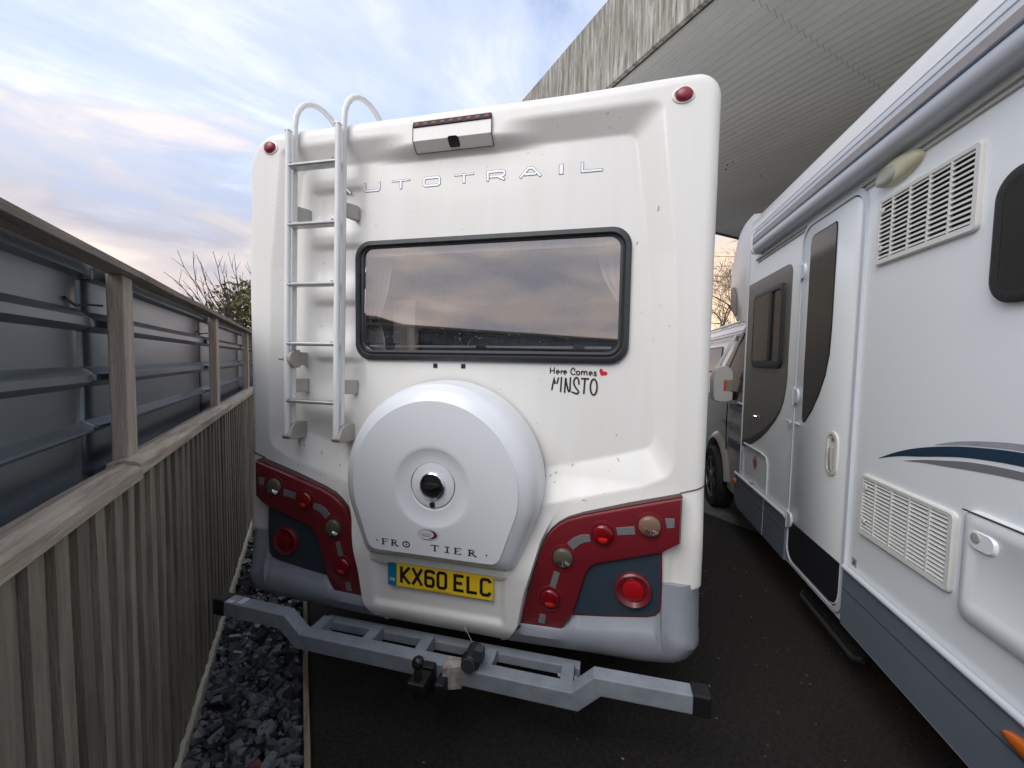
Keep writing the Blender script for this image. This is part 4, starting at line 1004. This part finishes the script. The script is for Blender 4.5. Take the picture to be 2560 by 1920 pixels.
# awning lamp
b = MB(); lps2 = []
for k, f in enumerate((1, .97, .86, .66, .38)):
    h = (0, .014, .024, .031, .034)[k]
    lps2.append([(-h, 2.165+.142*f*cos(t)-.004, 2.502+.056*f*sin(t)*(1+.12*cos(t))) for t in [2*pi*i/36 for i in range(36)]])
b.loops(lps2); lamp = b.build('awning_lamp', CREAM, m2, smooth=60)
b = MB(); lps2 = []
for k, f in enumerate((1, .95, .8, .5)):
    h = (.012, .030, .037, .040)[k]
    lps2.append([(-h, 2.212+.082*f*cos(t), 2.492+.040*f*sin(t)) for t in [2*pi*i/30 for i in range(30)]])
b.loops(lps2); b.build('lamp_lens', LENSG, lamp, smooth=60)

# louvred vents
def vent(ya, yb_, za_, zb_, rows, divs, depth_, ang):
    O2 = rrect(ya, yb_, za_, zb_, .022, 4); I2 = rrect(ya+.026, yb_-.022, za_+.026, zb_-.02, .006, 4); M2 = rrect(ya+.006, yb_-.006, za_+.006, zb_-.006, .018, 4)
    b = MB(); b.loops([[(0, p[0], p[1]) for p in O2], [(-.010, p[0], p[1]) for p in O2], [(-.015, p[0], p[1]) for p in M2], [(-.014, p[0], p[1]) for p in I2], [(.0, p[0], p[1]) for p in I2]], cap=False); v = b.build('vent', OFFW, m2, smooth=35)
    b = MB(); b.flat(I2, PX, -.0015); b.build('vent_recess', SLOT, v)
    hh = (zb_-.02-za_-.026)/rows; first = None
    for k in range(rows):
        zc = za_+.026+hh*(k+.5)
        if first is None:
            b = MB(); q0, q1 = ya+.026, yb_-.022
            b.loops([[(-.0025, q, zc+hh*ang[0]), (-.013, q, zc-hh*ang[1]), (-.0138, q, zc-hh*ang[1]+hh*.12), (-.0045, q, zc+hh*ang[0]+hh*.14)] for q in (q0, q1)]); b.f.append((3, 2, 1, 0))
            first = b.build('slat', OFFW, v); base = zc
        else:
            o = first.copy(); COL.objects.link(o); o.parent = v; o.location.z = zc-base
    for q in divs:
        b = MB(); b.box(-.0142, -.002, q-.004, q+.004, za_+.026, zb_-.02); b.build('divider', OFFW, v)
    b = MB(); b.lathe((-.0145, yb_-.045, zb_-.06), 'x', [(.011, 0), (.011, .004), (0, .005)], 12); b.lathe((-.0145, yb_-.045, za_+.075), 'x', [(.011, 0), (.011, .004), (0, .005)], 12); b.build('vent_latch', OFFW, v)
    return v
vent(1.737, 2.285, 2.105, 2.412, 13, (1.863, 1.967, 2.075, 2.181), .02, (.30, .28))
vent(1.732, 2.278, .822, 1.118, 15, (1.846, 1.953, 2.060, 2.168), .02, (.20, .30))

# habitation door
DR = rrect(2.405, 3.030, .345, 2.505, [.09, .09, .10, .09], 7)
DG = rrect(2.396, 3.037, .336, 2.514, [.095, .095, .105, .095], 7); DF = rrect(2.372, 3.052, .315, 2.545, [.10, .10, .12, .11], 7)
b = MB(); b.loops([[(.0, p[0], p[1]) for p in DF], [(-.014, p[0], p[1]) for p in DF], [(-.016, p[0], p[1]) for p in DG], [(-.003, p[0], p[1]) for p in DG]], cap=False); dfm = b.build('door_frame', TRIM, m2, smooth=35)
b = MB(); b.flat(DG, PX, -.0022); b.build('door_gap', LETDK, dfm)
b = MB(); D2 = rrect(2.410, 3.025, .350, 2.500, [.085, .085, .095, .085], 7); b.loops([[(-.002, p[0], p[1]) for p in DR], [(-.009, p[0], p[1]) for p in DR], [(-.012, p[0], p[1]) for p in D2]]); door = b.build('door', WHT, m2, smooth=35)
dwp = [(2.642, 2.44), (2.628, 2.425), (2.626, 2.38), (2.626, 1.85), (2.634, 1.70), (2.665, 1.58), (2.72, 1.47), (2.80, 1.36), (2.875, 1.285), (2.905, 1.272), (2.922, 1.30), (2.930, 1.6), (2.930, 2.38), (2.918, 2.425), (2.895, 2.44)]
b = MB(); b.prism(dwp, PX, -.013, -.0145); dw = b.build('door_window', BLK, door)
b = MB(); cxm = (2.78, 1.95); b.prism([(2.78+(y-2.78)*.95, 1.92+(z-1.92)*.985) for y, z in dwp], PX, -.0146, -.0165); b.build('door_pane', TINT2, dw, bevel=.001)
b = MB(); bp_ = [(2.412, .60), (2.412, .44), (2.42, .40), (2.44, .37), (2.49, .352), (2.94, .352), (2.99, .37), (3.012, .40), (3.02, .44), (3.02, .60)]; b.prism(bp_, PX, -.0135, -.0118); b.build('door_kick_panel', mat('black_panel', (.02, .022, .026), .3), door)
hd = [(2.543+.056*cos(t), 1.155+(.065 if sin(t) > 0 else -.065)+.056*sin(t)) for t in [2*pi*i/28 for i in range(28)]]
hdi = [(2.543+.044*cos(t), 1.155+(.062 if sin(t) > 0 else -.062)+.044*sin(t)) for t in [2*pi*i/28 for i in range(28)]]
b = MB(); b.loops([[(-.011, p[0], p[1]) for p in hd], [(-.020, p[0], p[1]) for p in hd], [(-.022, p[0], p[1]) for p in hdi], [(-.013, p[0], p[1]) for p in hdi]]); dh = b.build('door_handle', OFFW, door, smooth=40)
b = MB(); b.loops([[(-.014, 2.545+q, z) for q in (-.014, .014)]+[(-.024-.006*sin((z-1.06)*18), 2.545+q, z) for q in (.012, -.012)] for z in (1.06, 1.10, 1.15, 1.19)]); b.f.append((3, 2, 1, 0)); b.build('lever', mat('grey_beige_plastic', (.42, .41, .38), .45), dh, bevel=.003)
b = MB(); b.lathe((-.0145, 2.545, 1.232), 'x', [(.010, 0), (.009, .003), (0, .003)], 14); b.build('lock', SILV, dh)
for z in (2.245, 1.435, .605):
    b = MB(); b.tube([(-.018, 3.040, z-.06), (-.018, 3.040, z+.06)], .010, 8); b.loops([[(-.010, y, z+q) for y, q in ((3.038, -.05), (3.0, -.05), (2.975, -.025), (2.972, .02), (2.99, .048), (3.038, .05))], [(-.024, y, z+q) for y, q in ((3.036, -.046), (3.002, -.046), (2.982, -.022), (2.979, .018), (2.993, .042), (3.036, .046))]]); b.build('hinge', TRIM, m2, smooth=40)
for y, l_ in ((3.10, .055), (2.965, -.05)):
    b = MB(); b.tube([(-.018, y-l_/2, 1.256), (-.020, y+l_/2, 1.256)], [.011, .006], 8); b.build('door_catch', TRIM, m2, smooth=50)

# grey graphic panel with sliding window
gp_ = [(3.205, 2.28), (3.205, 1.60), (3.215, 1.50), (3.25, 1.39), (3.31, 1.31), (3.40, 1.235), (3.53, 1.155), (3.67, 1.085), (3.85, 1.01), (4.108, .94), (4.108, 2.352), (3.29, 2.352), (3.24, 2.340), (3.213, 2.315)]
b = MB(); b.prism(gp_, PX, -.0008, .004); gpan = b.build('graphic_panel', GREYD, m2)
b = MB(); c1_ = [(3.205, 1.60), (3.215, 1.50), (3.25, 1.39), (3.31, 1.31), (3.40, 1.235), (3.53, 1.155), (3.67, 1.085), (3.85, 1.01), (4.108, .94)]
c2_ = [(3.199, 1.60), (3.207, 1.495), (3.240, 1.375), (3.298, 1.288), (3.385, 1.207), (3.51, 1.118), (3.65, 1.038), (3.83, .955), (4.108, .885)]
b.flat(c1_+c2_[::-1], PX, -.0014); b.build('graphic_edge', DKDEC, m2)
W1 = rrect(3.300, 3.918, 1.610, 2.240, .07, 6); W2 = rrect(3.312, 3.906, 1.622, 2.228, .06, 6); W3 = rrect(3.335, 3.885, 1.665, 2.20, .045, 6)
b = MB(); b.loops([[(0, p[0], p[1]) for p in W1], [(-.016, p[0], p[1]) for p in W1], [(-.022, p[0], p[1]) for p in W2], [(-.020, p[0], p[1]) for p in W3], [(-.006, p[0], p[1]) for p in W3]], cap=False); w2 = b.build('sliding_window', FRAME, m2, smooth=40)
b = MB(); b.flat(rrect(3.335, 3.885, 1.665, 2.20, .045, 6), PX, -.007); b.build('pane', TINT2, w2)
b = MB(); b.box(-.019, -.010, 3.56, 3.885, 1.667, 2.198); b.build('sliding_pane', TINT2, w2, bevel=.004)
b = MB(); b.box(-.020, -.0075, 3.515, 3.565, 1.667, 2.198); b.build('slider_bar', BLK, w2, bevel=.003)
b = MB(); b.tube([(-.004, 3.755, 1.20), (-.016, 3.76, 1.203), (-.020, 3.775, 1.204)], [.014, .016, .010], 10); b.box(-.003, -.001, 3.68, 3.74, 1.188, 1.216); b.build('graphic_catch', CHROME, m2, smooth=50)
b = MB(); b.tube([(-.006, 4.118, 1.272), (-.02, 4.20, 1.275)], .010, 8); b.build('side_catch', TRIM, m2, smooth=50)

# gas locker hatch
b = MB(); P = [(-.006, 4.03, .615), (-.006, 4.022, .90), (-.006, 4.005, .925), (-.006, 3.60, .925), (-.006, 3.50, .915), (-.006, 3.462, .86), (-.006, 3.458, .62)]
b.tube([Vector(p) for p in P], .006, 6); b.tube([(-.012, 3.995, .930), (-.012, 3.565, .930)], .010, 8); hat = b.build('gas_hatch', TRIM, m2, smooth=50)
dm = lambda k: [(3.747+.056*k, .812), (3.747, .812+.064*k), (3.747-.056*k, .812), (3.747, .812-.064*k)]
b = MB(); b.flat(dm(1), PX, -.0012); dia = b.build('warning_diamond', mat('faded_red_vinyl', (.42, .05, .09), .5), hat)
b = MB(); b.flat(dm(.78), PX, -.0020); b.build('diamond_white', mat('pinkish_white', (.55, .38, .40), .5), dia)
b = MB(); b.flat(chaikin([(3.747, .846), (3.765, .822), (3.766, .800), (3.747, .790), (3.728, .800), (3.731, .820)], 2, True), PX, -.0028); b.box(-.003, -.0026, 3.730, 3.764, .778, .784); b.build('flame_mark', MAROON, dia)
b = MB(); b.tube([(-.004, 3.79, .640), (-.018, 3.76, .645), (-.016, 3.73, .632)], .009, 8); b.build('hatch_catch', CHROME, hat, smooth=50)

# skirts
for ya, yb_, f in ((3.055, 4.20, 1), (-2.8, 2.365, 0)):
    b = MB()
    if f:
        pts_ = [(3.055, .305), (4.08, .305), (4.15, .33), (4.185, .375), (4.195, .45), (4.195, .607), (3.055, .607)]
    else: pts_ = rrect(ya, yb_, .315, .603, .01, 2)
    b.prism(pts_, PX, .004, -.022); sk = b.build('skirt', SKIRT, m2, bevel=.004)
    b = MB(); b.tube([(-.020, ya+.006, .610), (-.020, yb_-.006, .610)], .014, 8); b.build('skirt_trim', TRIM, sk, smooth=50)
    b = MB(); b.box(-.0228, -.021, ya+.004, yb_-.006, .4985, .5025); b.build('skirt_groove', LETDK, sk)
    b = MB(); b.tube([(-.016, ya+.004, .312), (-.016, yb_-.1 if f else yb_-.005, .312)], .0045, 6); b.build('skirt_edge', PALEV, sk)
b = MB(); b.box(-.0235, -.0215, 3.456, 3.462, .31, .60); b.build('skirt_joint', TRIM, m2)
b = MB(); b.lathe((-.021, 4.178, .530), 'x', [(.030, 0), (.028, .012), (.016, .020), (0, .021)], 20, (1, 1.1)); b.build('marker_light', ORANGE, m2, smooth=50)
b = MB(); ml = chaikin([(1.495, .532), (1.47, .555), (1.41, .568), (1.34, .566), (1.31, .545), (1.33, .515), (1.42, .512)], 2, True)
b.loops([[(-.021, p[0], p[1]) for p in ml], [(-.034, 1.41+(p[0]-1.41)*.92, .54+(p[1]-.54)*.88) for p in ml], [(-.040, 1.41+(p[0]-1.41)*.6, .54+(p[1]-.54)*.5) for p in ml]]); b.build('marker_light', ORANGE, m2, smooth=50)
# small sticker, swooshes
b = MB(); b.box(-.0012, .001, 2.292, 2.332, .636, .678); stk = b.build('small_sticker', PALEV, m2)
b = MB(); b.flat([(2.305, .672), (2.322, .655), (2.318, .642), (2.300, .650)], PX, -.0020); b.build('sticker_mark', mat('brown_print', (.16, .09, .07), .5), stk)
def swoosh(topp, botp, m_, name):
    t_ = chaikin(topp, 3); bo = chaikin(botp, 3); b = MB(); b.flat(t_+bo[::-1], PX, -.0012); return b.build(name, m_, m2)
swoosh([(2.184, 1.2135), (2.06, 1.272), (1.936, 1.314), (1.82, 1.342), (1.717, 1.362), (1.527, 1.384), (1.2, 1.388), (.75, 1.36)], [(2.184, 1.2125), (2.06, 1.252), (1.932, 1.277), (1.82, 1.303), (1.714, 1.324), (1.523, 1.342), (1.2, 1.342), (.75, 1.31)], NAVYV, 'navy_swoosh')
swoosh([(2.022, 1.240), (1.92, 1.268), (1.814, 1.290), (1.70, 1.312), (1.522, 1.325), (1.2, 1.325), (.75, 1.29)], [(2.022, 1.239), (1.92, 1.257), (1.814, 1.268), (1.709, 1.281), (1.519, 1.300), (1.2, 1.298), (.75, 1.25)], GREYV, 'grey_swoosh')
swoosh([(1.863, 1.3395), (1.79, 1.364), (1.719, 1.381), (1.62, 1.397), (1.529, 1.408), (1.2, 1.412), (.75, 1.39)], [(1.863, 1.338), (1.79, 1.353), (1.719, 1.366), (1.62, 1.378), (1.527, 1.387), (1.2, 1.391), (.75, 1.365)], PALEV, 'pale_swoosh')
# service hatch with raised rim
H1 = rrect(.62, 1.690, .775, 1.155, .03, 5); H2 = rrect(.63, 1.680, .786, 1.145, .026, 5); H3 = rrect(.65, 1.655, .838, 1.100, .03, 5); H4 = rrect(.662, 1.640, .848, 1.088, .026, 5)
b = MB(); b.loops([[(0, p[0], p[1]) for p in H1], [(-.012, p[0], p[1]) for p in H1], [(-.022, p[0], p[1]) for p in H2], [(-.022, p[0], p[1]) for p in H3], [(-.017, p[0], p[1]) for p in H4]]); sh = b.build('service_hatch', WHT, m2, smooth=50)
b = MB(); b.loops([[(-.016, p[0], p[1]) for p in rrect(1.555, 1.66, 1.030, 1.098, .03, 5)], [(-.026, p[0], p[1]) for p in rrect(1.562, 1.655, 1.038, 1.094, .026, 5)]]); lk = b.build('lock_boss', WHT, sh, smooth=40)
b = MB(); b.lathe((-.0255, 1.626, 1.074), 'x', [(.017, 0), (.016, .004), (.011, .005), (0, .004)], 20); b.build('hatch_lock', TAUPE, lk, smooth=40)
b = MB(); b.tube([(-.0225, 1.688, 1.150), (-.0225, .63, 1.150)], .003, 6); b.build('hatch_gap', LETDK, sh)
# side window at the rear, frameless dark acrylic
W1 = rrect(.70, 1.668, 1.838, 2.255, .085, 8); W2 = rrect(.712, 1.656, 1.85, 2.243, .078, 8); W3 = rrect(.735, 1.632, 1.872, 2.222, .06, 8)
b = MB(); b.loops([[(0, p[0], p[1]) for p in W1], [(-.018, p[0], p[1]) for p in W1], [(-.024, p[0], p[1]) for p in W2], [(-.022, p[0], p[1]) for p in W3]], cap=False); w3 = b.build('side_window', RUB, m2, smooth=40)
b = MB(); b.flat(W3, PX, -.0215); b.build('pane', TINT, w3)
# step bar, underbody
b = MB(); b.tube([(.06, 2.30, .165), (.035, 2.33, .150), (.035, 2.90, .150), (.06, 2.93, .165)], .016, 8); b.box(.05, .35, 2.35, 2.88, .155, .175); b.build('entry_step', mat('dull_steel', (.045, .045, .044), .5, metal=.4), m2, smooth=40)
b = MB(); b.box(.10, 2.2, -2.6, 4.1, .24, .31); b.build('chassis', CHASS, m2)
for x in (.16, 2.12):
    b = MB(); b.lathe((x, -1.0, .34), 'x', [(.20, -.11), (.335, -.10), (.345, 0), (.335, .10), (.20, .11), (.0, .09)], 28); b.build('rear_wheel', TYRE, m2, smooth=40)

# cab in front of the body
cabp = [(4.10, .34), (4.10, 2.0), (4.60, 2.02), (5.10, 1.62), (5.45, 1.32), (5.9, 1.20), (6.25, 1.02), (6.36, .80), (6.36, .34), (5.52, .34)]+[(5.05+.43*cos(R(q)), .37+.42*sin(R(q))) for q in range(0, 181, 15)]+[(4.60, .34)]
def cabx(z): return .030+.10*max(0, z-1.25)/.8+.0
b = MB(); b.loops([[(cabx(z)+.03, y, z) for y, z in cabp], [(cabx(z), y, z) for y, z in [(5.1+(y-5.1)*.985, z) for y, z in cabp]]][::-1]+[[(2.22-cabx(z), y, z) for y, z in cabp]]); b.f.append(tuple(range(len(cabp)))[::-1]); cab = b.build('cab', CABP, m2, smooth=30)
b = MB(); aw_ = [(4.20, 1.27), (4.20, 1.90), (4.52, 1.93), (4.72, 1.80), (5.02, 1.42), (5.02, 1.30)]; b.prism(aw_, lambda y, z, d: (cabx(z)+d, y, z), -.003, .01); b.build('cab_window', TINT2, cab)
b = MB(); b.loops([[(cabx(z)-.006, y, z), (cabx(z)+.03, y+.005, z), (cabx(z)+.03, y+.06, z), (cabx(z)-.004, y+.055, z)] for y, z in ((5.04, 1.36), (4.86, 1.62), (4.66, 1.86), (4.56, 1.96))]); b.build('windscreen_pillar', BLK, cab)
for za_, zb_, m_, nm in ((.79, .865, NAVYV, 'cab_stripe'), (1.17, 1.225, NAVYV, 'cab_stripe'), (.99, 1.03, GREYD, 'door_strip')):
    b = MB(); b.box(.0275, .045, 4.13, 4.66 if nm == 'cab_stripe' else 4.9, za_, zb_); b.build(nm, m_, cab)
b = MB(); lp = []
for q in range(-5, 186, 12):
    c_, s_ = cos(R(q)), sin(R(q)); lp.append([(.045, 5.05+.42*c_, .37+.41*s_), (-.010, 5.05+.43*c_, .37+.42*s_), (-.005, 5.05+.47*c_, .37+.455*s_), (.045, 5.05+.53*c_, .37+.51*s_)])
b.loops(lp, cap=False, closed=False); b.build('wheel_arch', CABP, cab, smooth=50)
b = MB(); b.tube([(.027, 4.70, .60), (.025, 4.73, .95), (.027, 4.735, 1.22)], .006, 6); b.build('door_gap', BLK, cab)
b = MB(); b.lathe((.040, 5.05, .345), 'x', [(.20, -.10), (.31, -.11), (.345, -.08), (.345, .06), (.325, .085), (.25, .088), (.235, .07), (.0, .05)], 36); fw_ = b.build('front_wheel', TYRE, cab, smooth=40)
b = MB(); b.lathe((-.027, 5.05, .345), 'x', [(.24, 0), (.235, .012), (.215, .008), (.21, -.01)], 36); b.lathe((-.022, 5.05, .345), 'x', [(.06, 0), (.05, .02), (0, .022)], 20)
for k in range(6):
    a0 = 2*pi*k/6+.3; t_ = Vector((0, cos(a0), sin(a0))); n_ = Vector((0, -sin(a0), cos(a0))); c0 = Vector((-.030, 5.05, .345))
    pts_ = [c0+t_*.04-n_*.03, c0+t_*.215-n_*.022, c0+t_*.215+n_*.022, c0+t_*.04+n_*.03]; b.add([tuple(p) for p in pts_]+[tuple(p+Vector((.02, 0, 0))) for p in pts_], [(0, 1, 2, 3), (7, 6, 5, 4), (0, 4, 5, 1), (1, 5, 6, 2), (2, 6, 7, 3), (3, 7, 4, 0)])
b.build('alloy_rim', ALLOY, cab, smooth=30)
# door mirror standing out from the cab
MY = 4.50
mo = [(-.158, 1.26), (-.172, 1.30), (-.178, 1.50), (-.160, 1.56), (-.135, 1.608), (-.09, 1.622), (-.05, 1.618), (-.012, 1.598), (.006, 1.57), (.012, 1.49), (-.006, 1.485), (-.006, 1.36), (.014, 1.352), (.014, 1.272), (-.035, 1.250), (-.10, 1.246)]; mc = (-.08, 1.43); IX0, IX1, IZ0, IZ1 = -.080, .000, 1.366, 1.480
b = MB(); b.loops([[(x, MY+.14, z) for x, z in mo], [(x, MY+.03, z) for x, z in mo], [(mc[0]+(x-mc[0])*.93, MY, mc[1]+(z-mc[1])*.95) for x, z in mo]]); b.f.append(tuple(range(len(mo)))[::-1]); mir = b.build('door_mirror', mat('grey_white_mirror_shell', (.66, .65, .62), .35), cab, smooth=50)
b = MB(); b.box(IX0, IX1, MY-.004, MY+.06, IZ0, IZ1); b.build('indicator_lens', mat('silver_lens', (.60, .56, .52), .12, metal=.5), mir, bevel=.004)
b = MB(); b.box(IX0+.006, IX0+.028, MY-.007, MY-.003, IZ0+.008, IZ1-.008); b.build('amber_strip', ORANGE, mir)
b = MB(); b.box(IX1-.01, .09, MY+.06, MY+.13, 1.27, 1.36); b.build('mirror_arm', BLK, mir)

# ------------------------------------------------------------------ third vehicle beyond
m3 = empty('camper_van', (2.30, 0, 0), 0, 'pinkish white camper van parked far ahead, seen through the gap between the two motorhomes', 'van')
b = MB(); pr = [(.06, .30), (0, .6), (.0, 1.5), (.05, 2.05), (.10, 2.36), (.18, 2.45), (1.9, 2.46), (2.0, 2.3), (2.05, .6), (2.0, .3)]
b.loops([[(x, y, z) for x, z in pr] for y in (6.9, 8.5, 12.2)]); b.f.append(tuple(range(len(pr)))[::-1]); b.build('body', WETW, m3, smooth=35, bevel=.03)
b = MB(); b.tube([(.12, 6.92, 2.46), (.12, 12.2, 2.46)], .03, 8); b.build('roof_rail', TRIM, m3, smooth=50)
for z in (2.13, 2.20, 2.26):
    b = MB(); b.tube([(.022 if z < 2.15 else .05, 6.92, z), (.022 if z < 2.15 else .05, 12.2, z)], .008, 6); b.build('body_crease', GREYV, m3)
for ya, yb_ in ((9.35, 10.6), (7.2, 8.4)):
    W1 = rrect(ya, yb_, 1.45, 2.02, .06, 4); b = MB(); b.prism(W1, lambda y, z, d: (d+.05*max(0, z-1.5)/.55, y, z), -.01, .02); w_ = b.build('window', BLK, m3)
    b = MB(); b.prism([(ya+.06+(y-ya)*.93*(yb_-ya-.08)/(yb_-ya), 1.49+(z-1.45)*.88) for y, z in W1], lambda y, z, d: (d+.05*max(0, z-1.5)/.55, y, z), -.016, -.011); b.build('pane', TINT, w_)
b = MB(); b.add([(-.30, 8.35, 1.55), (-.28, 8.30, 1.55), (.03, 8.42, 2.20), (.05, 8.47, 2.20), (-.30, 8.55, 1.55), (.05, 8.75, 2.2)], [(0, 1, 2, 3), (0, 3, 5, 4), (1, 4, 5, 2), (0, 4, 1)]); b.build('open_vent_pane', mat('grey_acrylic_flap', (.22, .25, .26), .2), m3)
for y in (7.8, 11.2):
    b = MB(); b.lathe((.10, y, .34), 'x', [(.20, -.1), (.33, -.09), (.34, 0), (.33, .07), (.22, .08), (0, .06)], 24); b.build('wheel', TYRE, m3, smooth=40)

# ------------------------------------------------------------------ trees and shrubs
def limb(b, p, d, r, l, depth_, rnd, tips, spread=.5, upb=.12):
    pts = [p]; rs = [r]; n = 4
    for k in range(n):
        d = (d+Vector((rnd.gauss(0, .17), rnd.gauss(0, .17), rnd.gauss(0, .13)+upb*.3))).normalized(); p = p+d*l/n; pts.append(p); rs.append(r*(1-.4*(k+1)/n))
    b.tube(pts, rs, 6 if r > .03 else 4, caps=False)
    tips.append((p, d, rs[-1]))
    if depth_ <= 0: return
    for k in range(rnd.choice((2, 3, 3))):
        q = pts[rnd.choice((2, 3, 4, 4))]
        nd = (d+Vector((rnd.gauss(0, spread), rnd.gauss(0, spread), rnd.gauss(0, spread*.7)+upb))).normalized()
        limb(b, q, nd, rs[-1]*rnd.uniform(.55, .85), l*rnd.uniform(.6, .85), depth_-1, rnd, tips, spread, upb)
def leaves(b, pts, rnd, n, sz, sp):
    for p in pts:
        for k in range(n):
            c = p+Vector((rnd.gauss(0, sp), rnd.gauss(0, sp), rnd.gauss(0, sp))); u = Vector((rnd.gauss(0, 1), rnd.gauss(0, 1), rnd.gauss(0, .7))).normalized(); w = u.orthogonal().normalized()
            w = (Matrix.Rotation(rnd.uniform(0, 6.3), 3, u) @ w); l = sz*rnd.uniform(.6, 1.3)
            b.add([c-u*l, c+w*l*.38, c+u*l, c-w*l*.38], [(0, 1, 2, 3)])
def bare_tree(loc, seed, h, label, ivy, lean):
    rnd = random.Random(seed); root = empty('tree', loc, 0, label, 'tree')
    b = MB(); tips = []; limb(b, Vector((0, 0, -.1)), Vector(lean).normalized(), .20, h*.42, 6, rnd, tips, .55, .10); b.build('trunk', BARK, root, smooth=60)
    big = [t for t in tips if t[2] > .012]; b = MB()
    leaves(b, [t[0] for t in big for _ in range(ivy)], rnd, 7, .06, .22); b.build('ivy', IVY, root, weld=False)
    b = MB()
    for p, d, r in tips:
        if r < .03:
            for k in range(2):
                e = (d+Vector((rnd.gauss(0, .6), rnd.gauss(0, .6), rnd.gauss(0, .5)))).normalized(); b.tube([p, p+e*.25+Vector((0, 0, .03)), p+e*.5+Vector((0, 0, rnd.uniform(-.05, .12)))], [.007, .005, .003], 3, caps=False)
    b.build('crown', TWIG, root)
bare_tree((4.5, 17.2, 0), 21, 5.6, 'bare winter tree with ivy patches, beyond the canopy in the gap between the motorhomes', 2, (.0, 0, 1))
bare_tree((8.5, 25, 0), 5, 8, 'bare tree farther back behind the ivied tree, mostly hidden by the right motorhome', 1, (.1, 0, 1))
def shrub(loc, seed, r, h, n, twigs, label, sz):
    rnd = random.Random(seed); root = empty('shrub', loc, 0, label, 'shrub')
    b = MB(); P = []
    for k in range(n):
        t = rnd.uniform(0, 2*pi); q = math.sqrt(rnd.random()); z = h*rnd.uniform(.0, 1); f = math.sqrt(max(.05, 1-max(0, (z-h*.55)/(h*.45))**2))
        j = 1+.35*noise.noise((cos(t)*1.6, sin(t)*1.6, z*1.8+seed)); P.append(Vector((q*r*f*j*cos(t), q*r*f*j*sin(t), z*(.93+.12*j))))
    leaves(b, P, rnd, 4, sz, .07); b.build('foliage', LEAF, root, weld=False)
    b = MB()
    for k in range(twigs):
        t = rnd.uniform(0, 2*pi); q = rnd.uniform(.2, .9)*r; p = Vector((q*cos(t), q*sin(t), h*rnd.uniform(.6, .93))); d = Vector((cos(t)*.8*q/r, sin(t)*.8*q/r, 1)).normalized(); l = rnd.uniform(.3, .85)
        pts_ = [p]
        for i in range(4): d = (d+Vector((rnd.gauss(0, .16), rnd.gauss(0, .16), rnd.gauss(0, .06)))).normalized(); pts_.append(pts_[-1]+d*l/4)
        b.tube(pts_, [.007, .006, .005, .004, .0025], 4, caps=False)
        for i in (2, 3):
            e = (d+Vector((rnd.gauss(0, .7), rnd.gauss(0, .7), .2))).normalized(); b.tube([pts_[i], pts_[i]+e*l*.22], [.004, .002], 3, caps=False)
    b.build('stem', TWIG, root)
    return root
shrub((-5.15, 4.95, 0), 4, .74, 2.52, 2300, 230, 'tall green shrub with bare twiggy top behind the fence beside the motorhome', .045)
shrub((-5.55, 4.25, 0), 9, .22, 2.30, 160, 8, 'small leafy shoot just showing over the fence rail, left of the tall shrub', .04)

# building behind the viewer, mirrored in the rear window
bb = empty('brick_building', (-4.6, -4.2, 0), R(-10.8), 'long low brick building mirrored in the rear window of the near motorhome', 'building')
for y0_, y1_, m_, nm in ((-24, -9.5, mat('brown_brick', (.10, .055, .04), .85, var=.4, vscale=9), 'brick_wall'), (-9.5, -5.2, mat('dark_render', (.03, .03, .033), .8), 'dark_wall'), (-5.2, -1.6, mat('red_brick', (.20, .055, .035), .85, var=.4, vscale=12), 'brick_wall'), (-1.6, 1.2, MATS['dark_render'] if 'dark_render' in MATS else None, 'dark_wall')):
    b = MB(); b.box(-6, 0, y0_, y1_, 0, 2.30); b.build(nm, m_ or MATS['dark_render'], bb)
b = MB(); b.prism([(.25, 2.31), (.25, 2.40), (-3.2, 2.75), (-6.2, 2.40), (-6.2, 2.31)], lambda x, z, d: (x, d, z), -24.2, 1.4); b.build('roof', mat('dark_roof', (.035, .034, .036), .8), bb)

# overhead wires beyond
for k in range(4):
    b = MB(); z = 6.1+.55*k; b.tube([(-4+18*i/10, 22+6*i/10, z+.9*i/10-.5*(1-((i-5)/5)**2)) for i in range(11)], .012, 4)
    tag(b.build('overhead_wire', WIRE), ('lowest thin dark wire crossing the bare tree between the motorhomes', 'thin dark wire second from the bottom across the bare tree', 'thin dark wire third from the bottom across the bare tree', 'uppermost thin dark wire, nearest the canopy edge above the bare tree')[k], 'wire', 'overhead wires beyond the motorhomes')
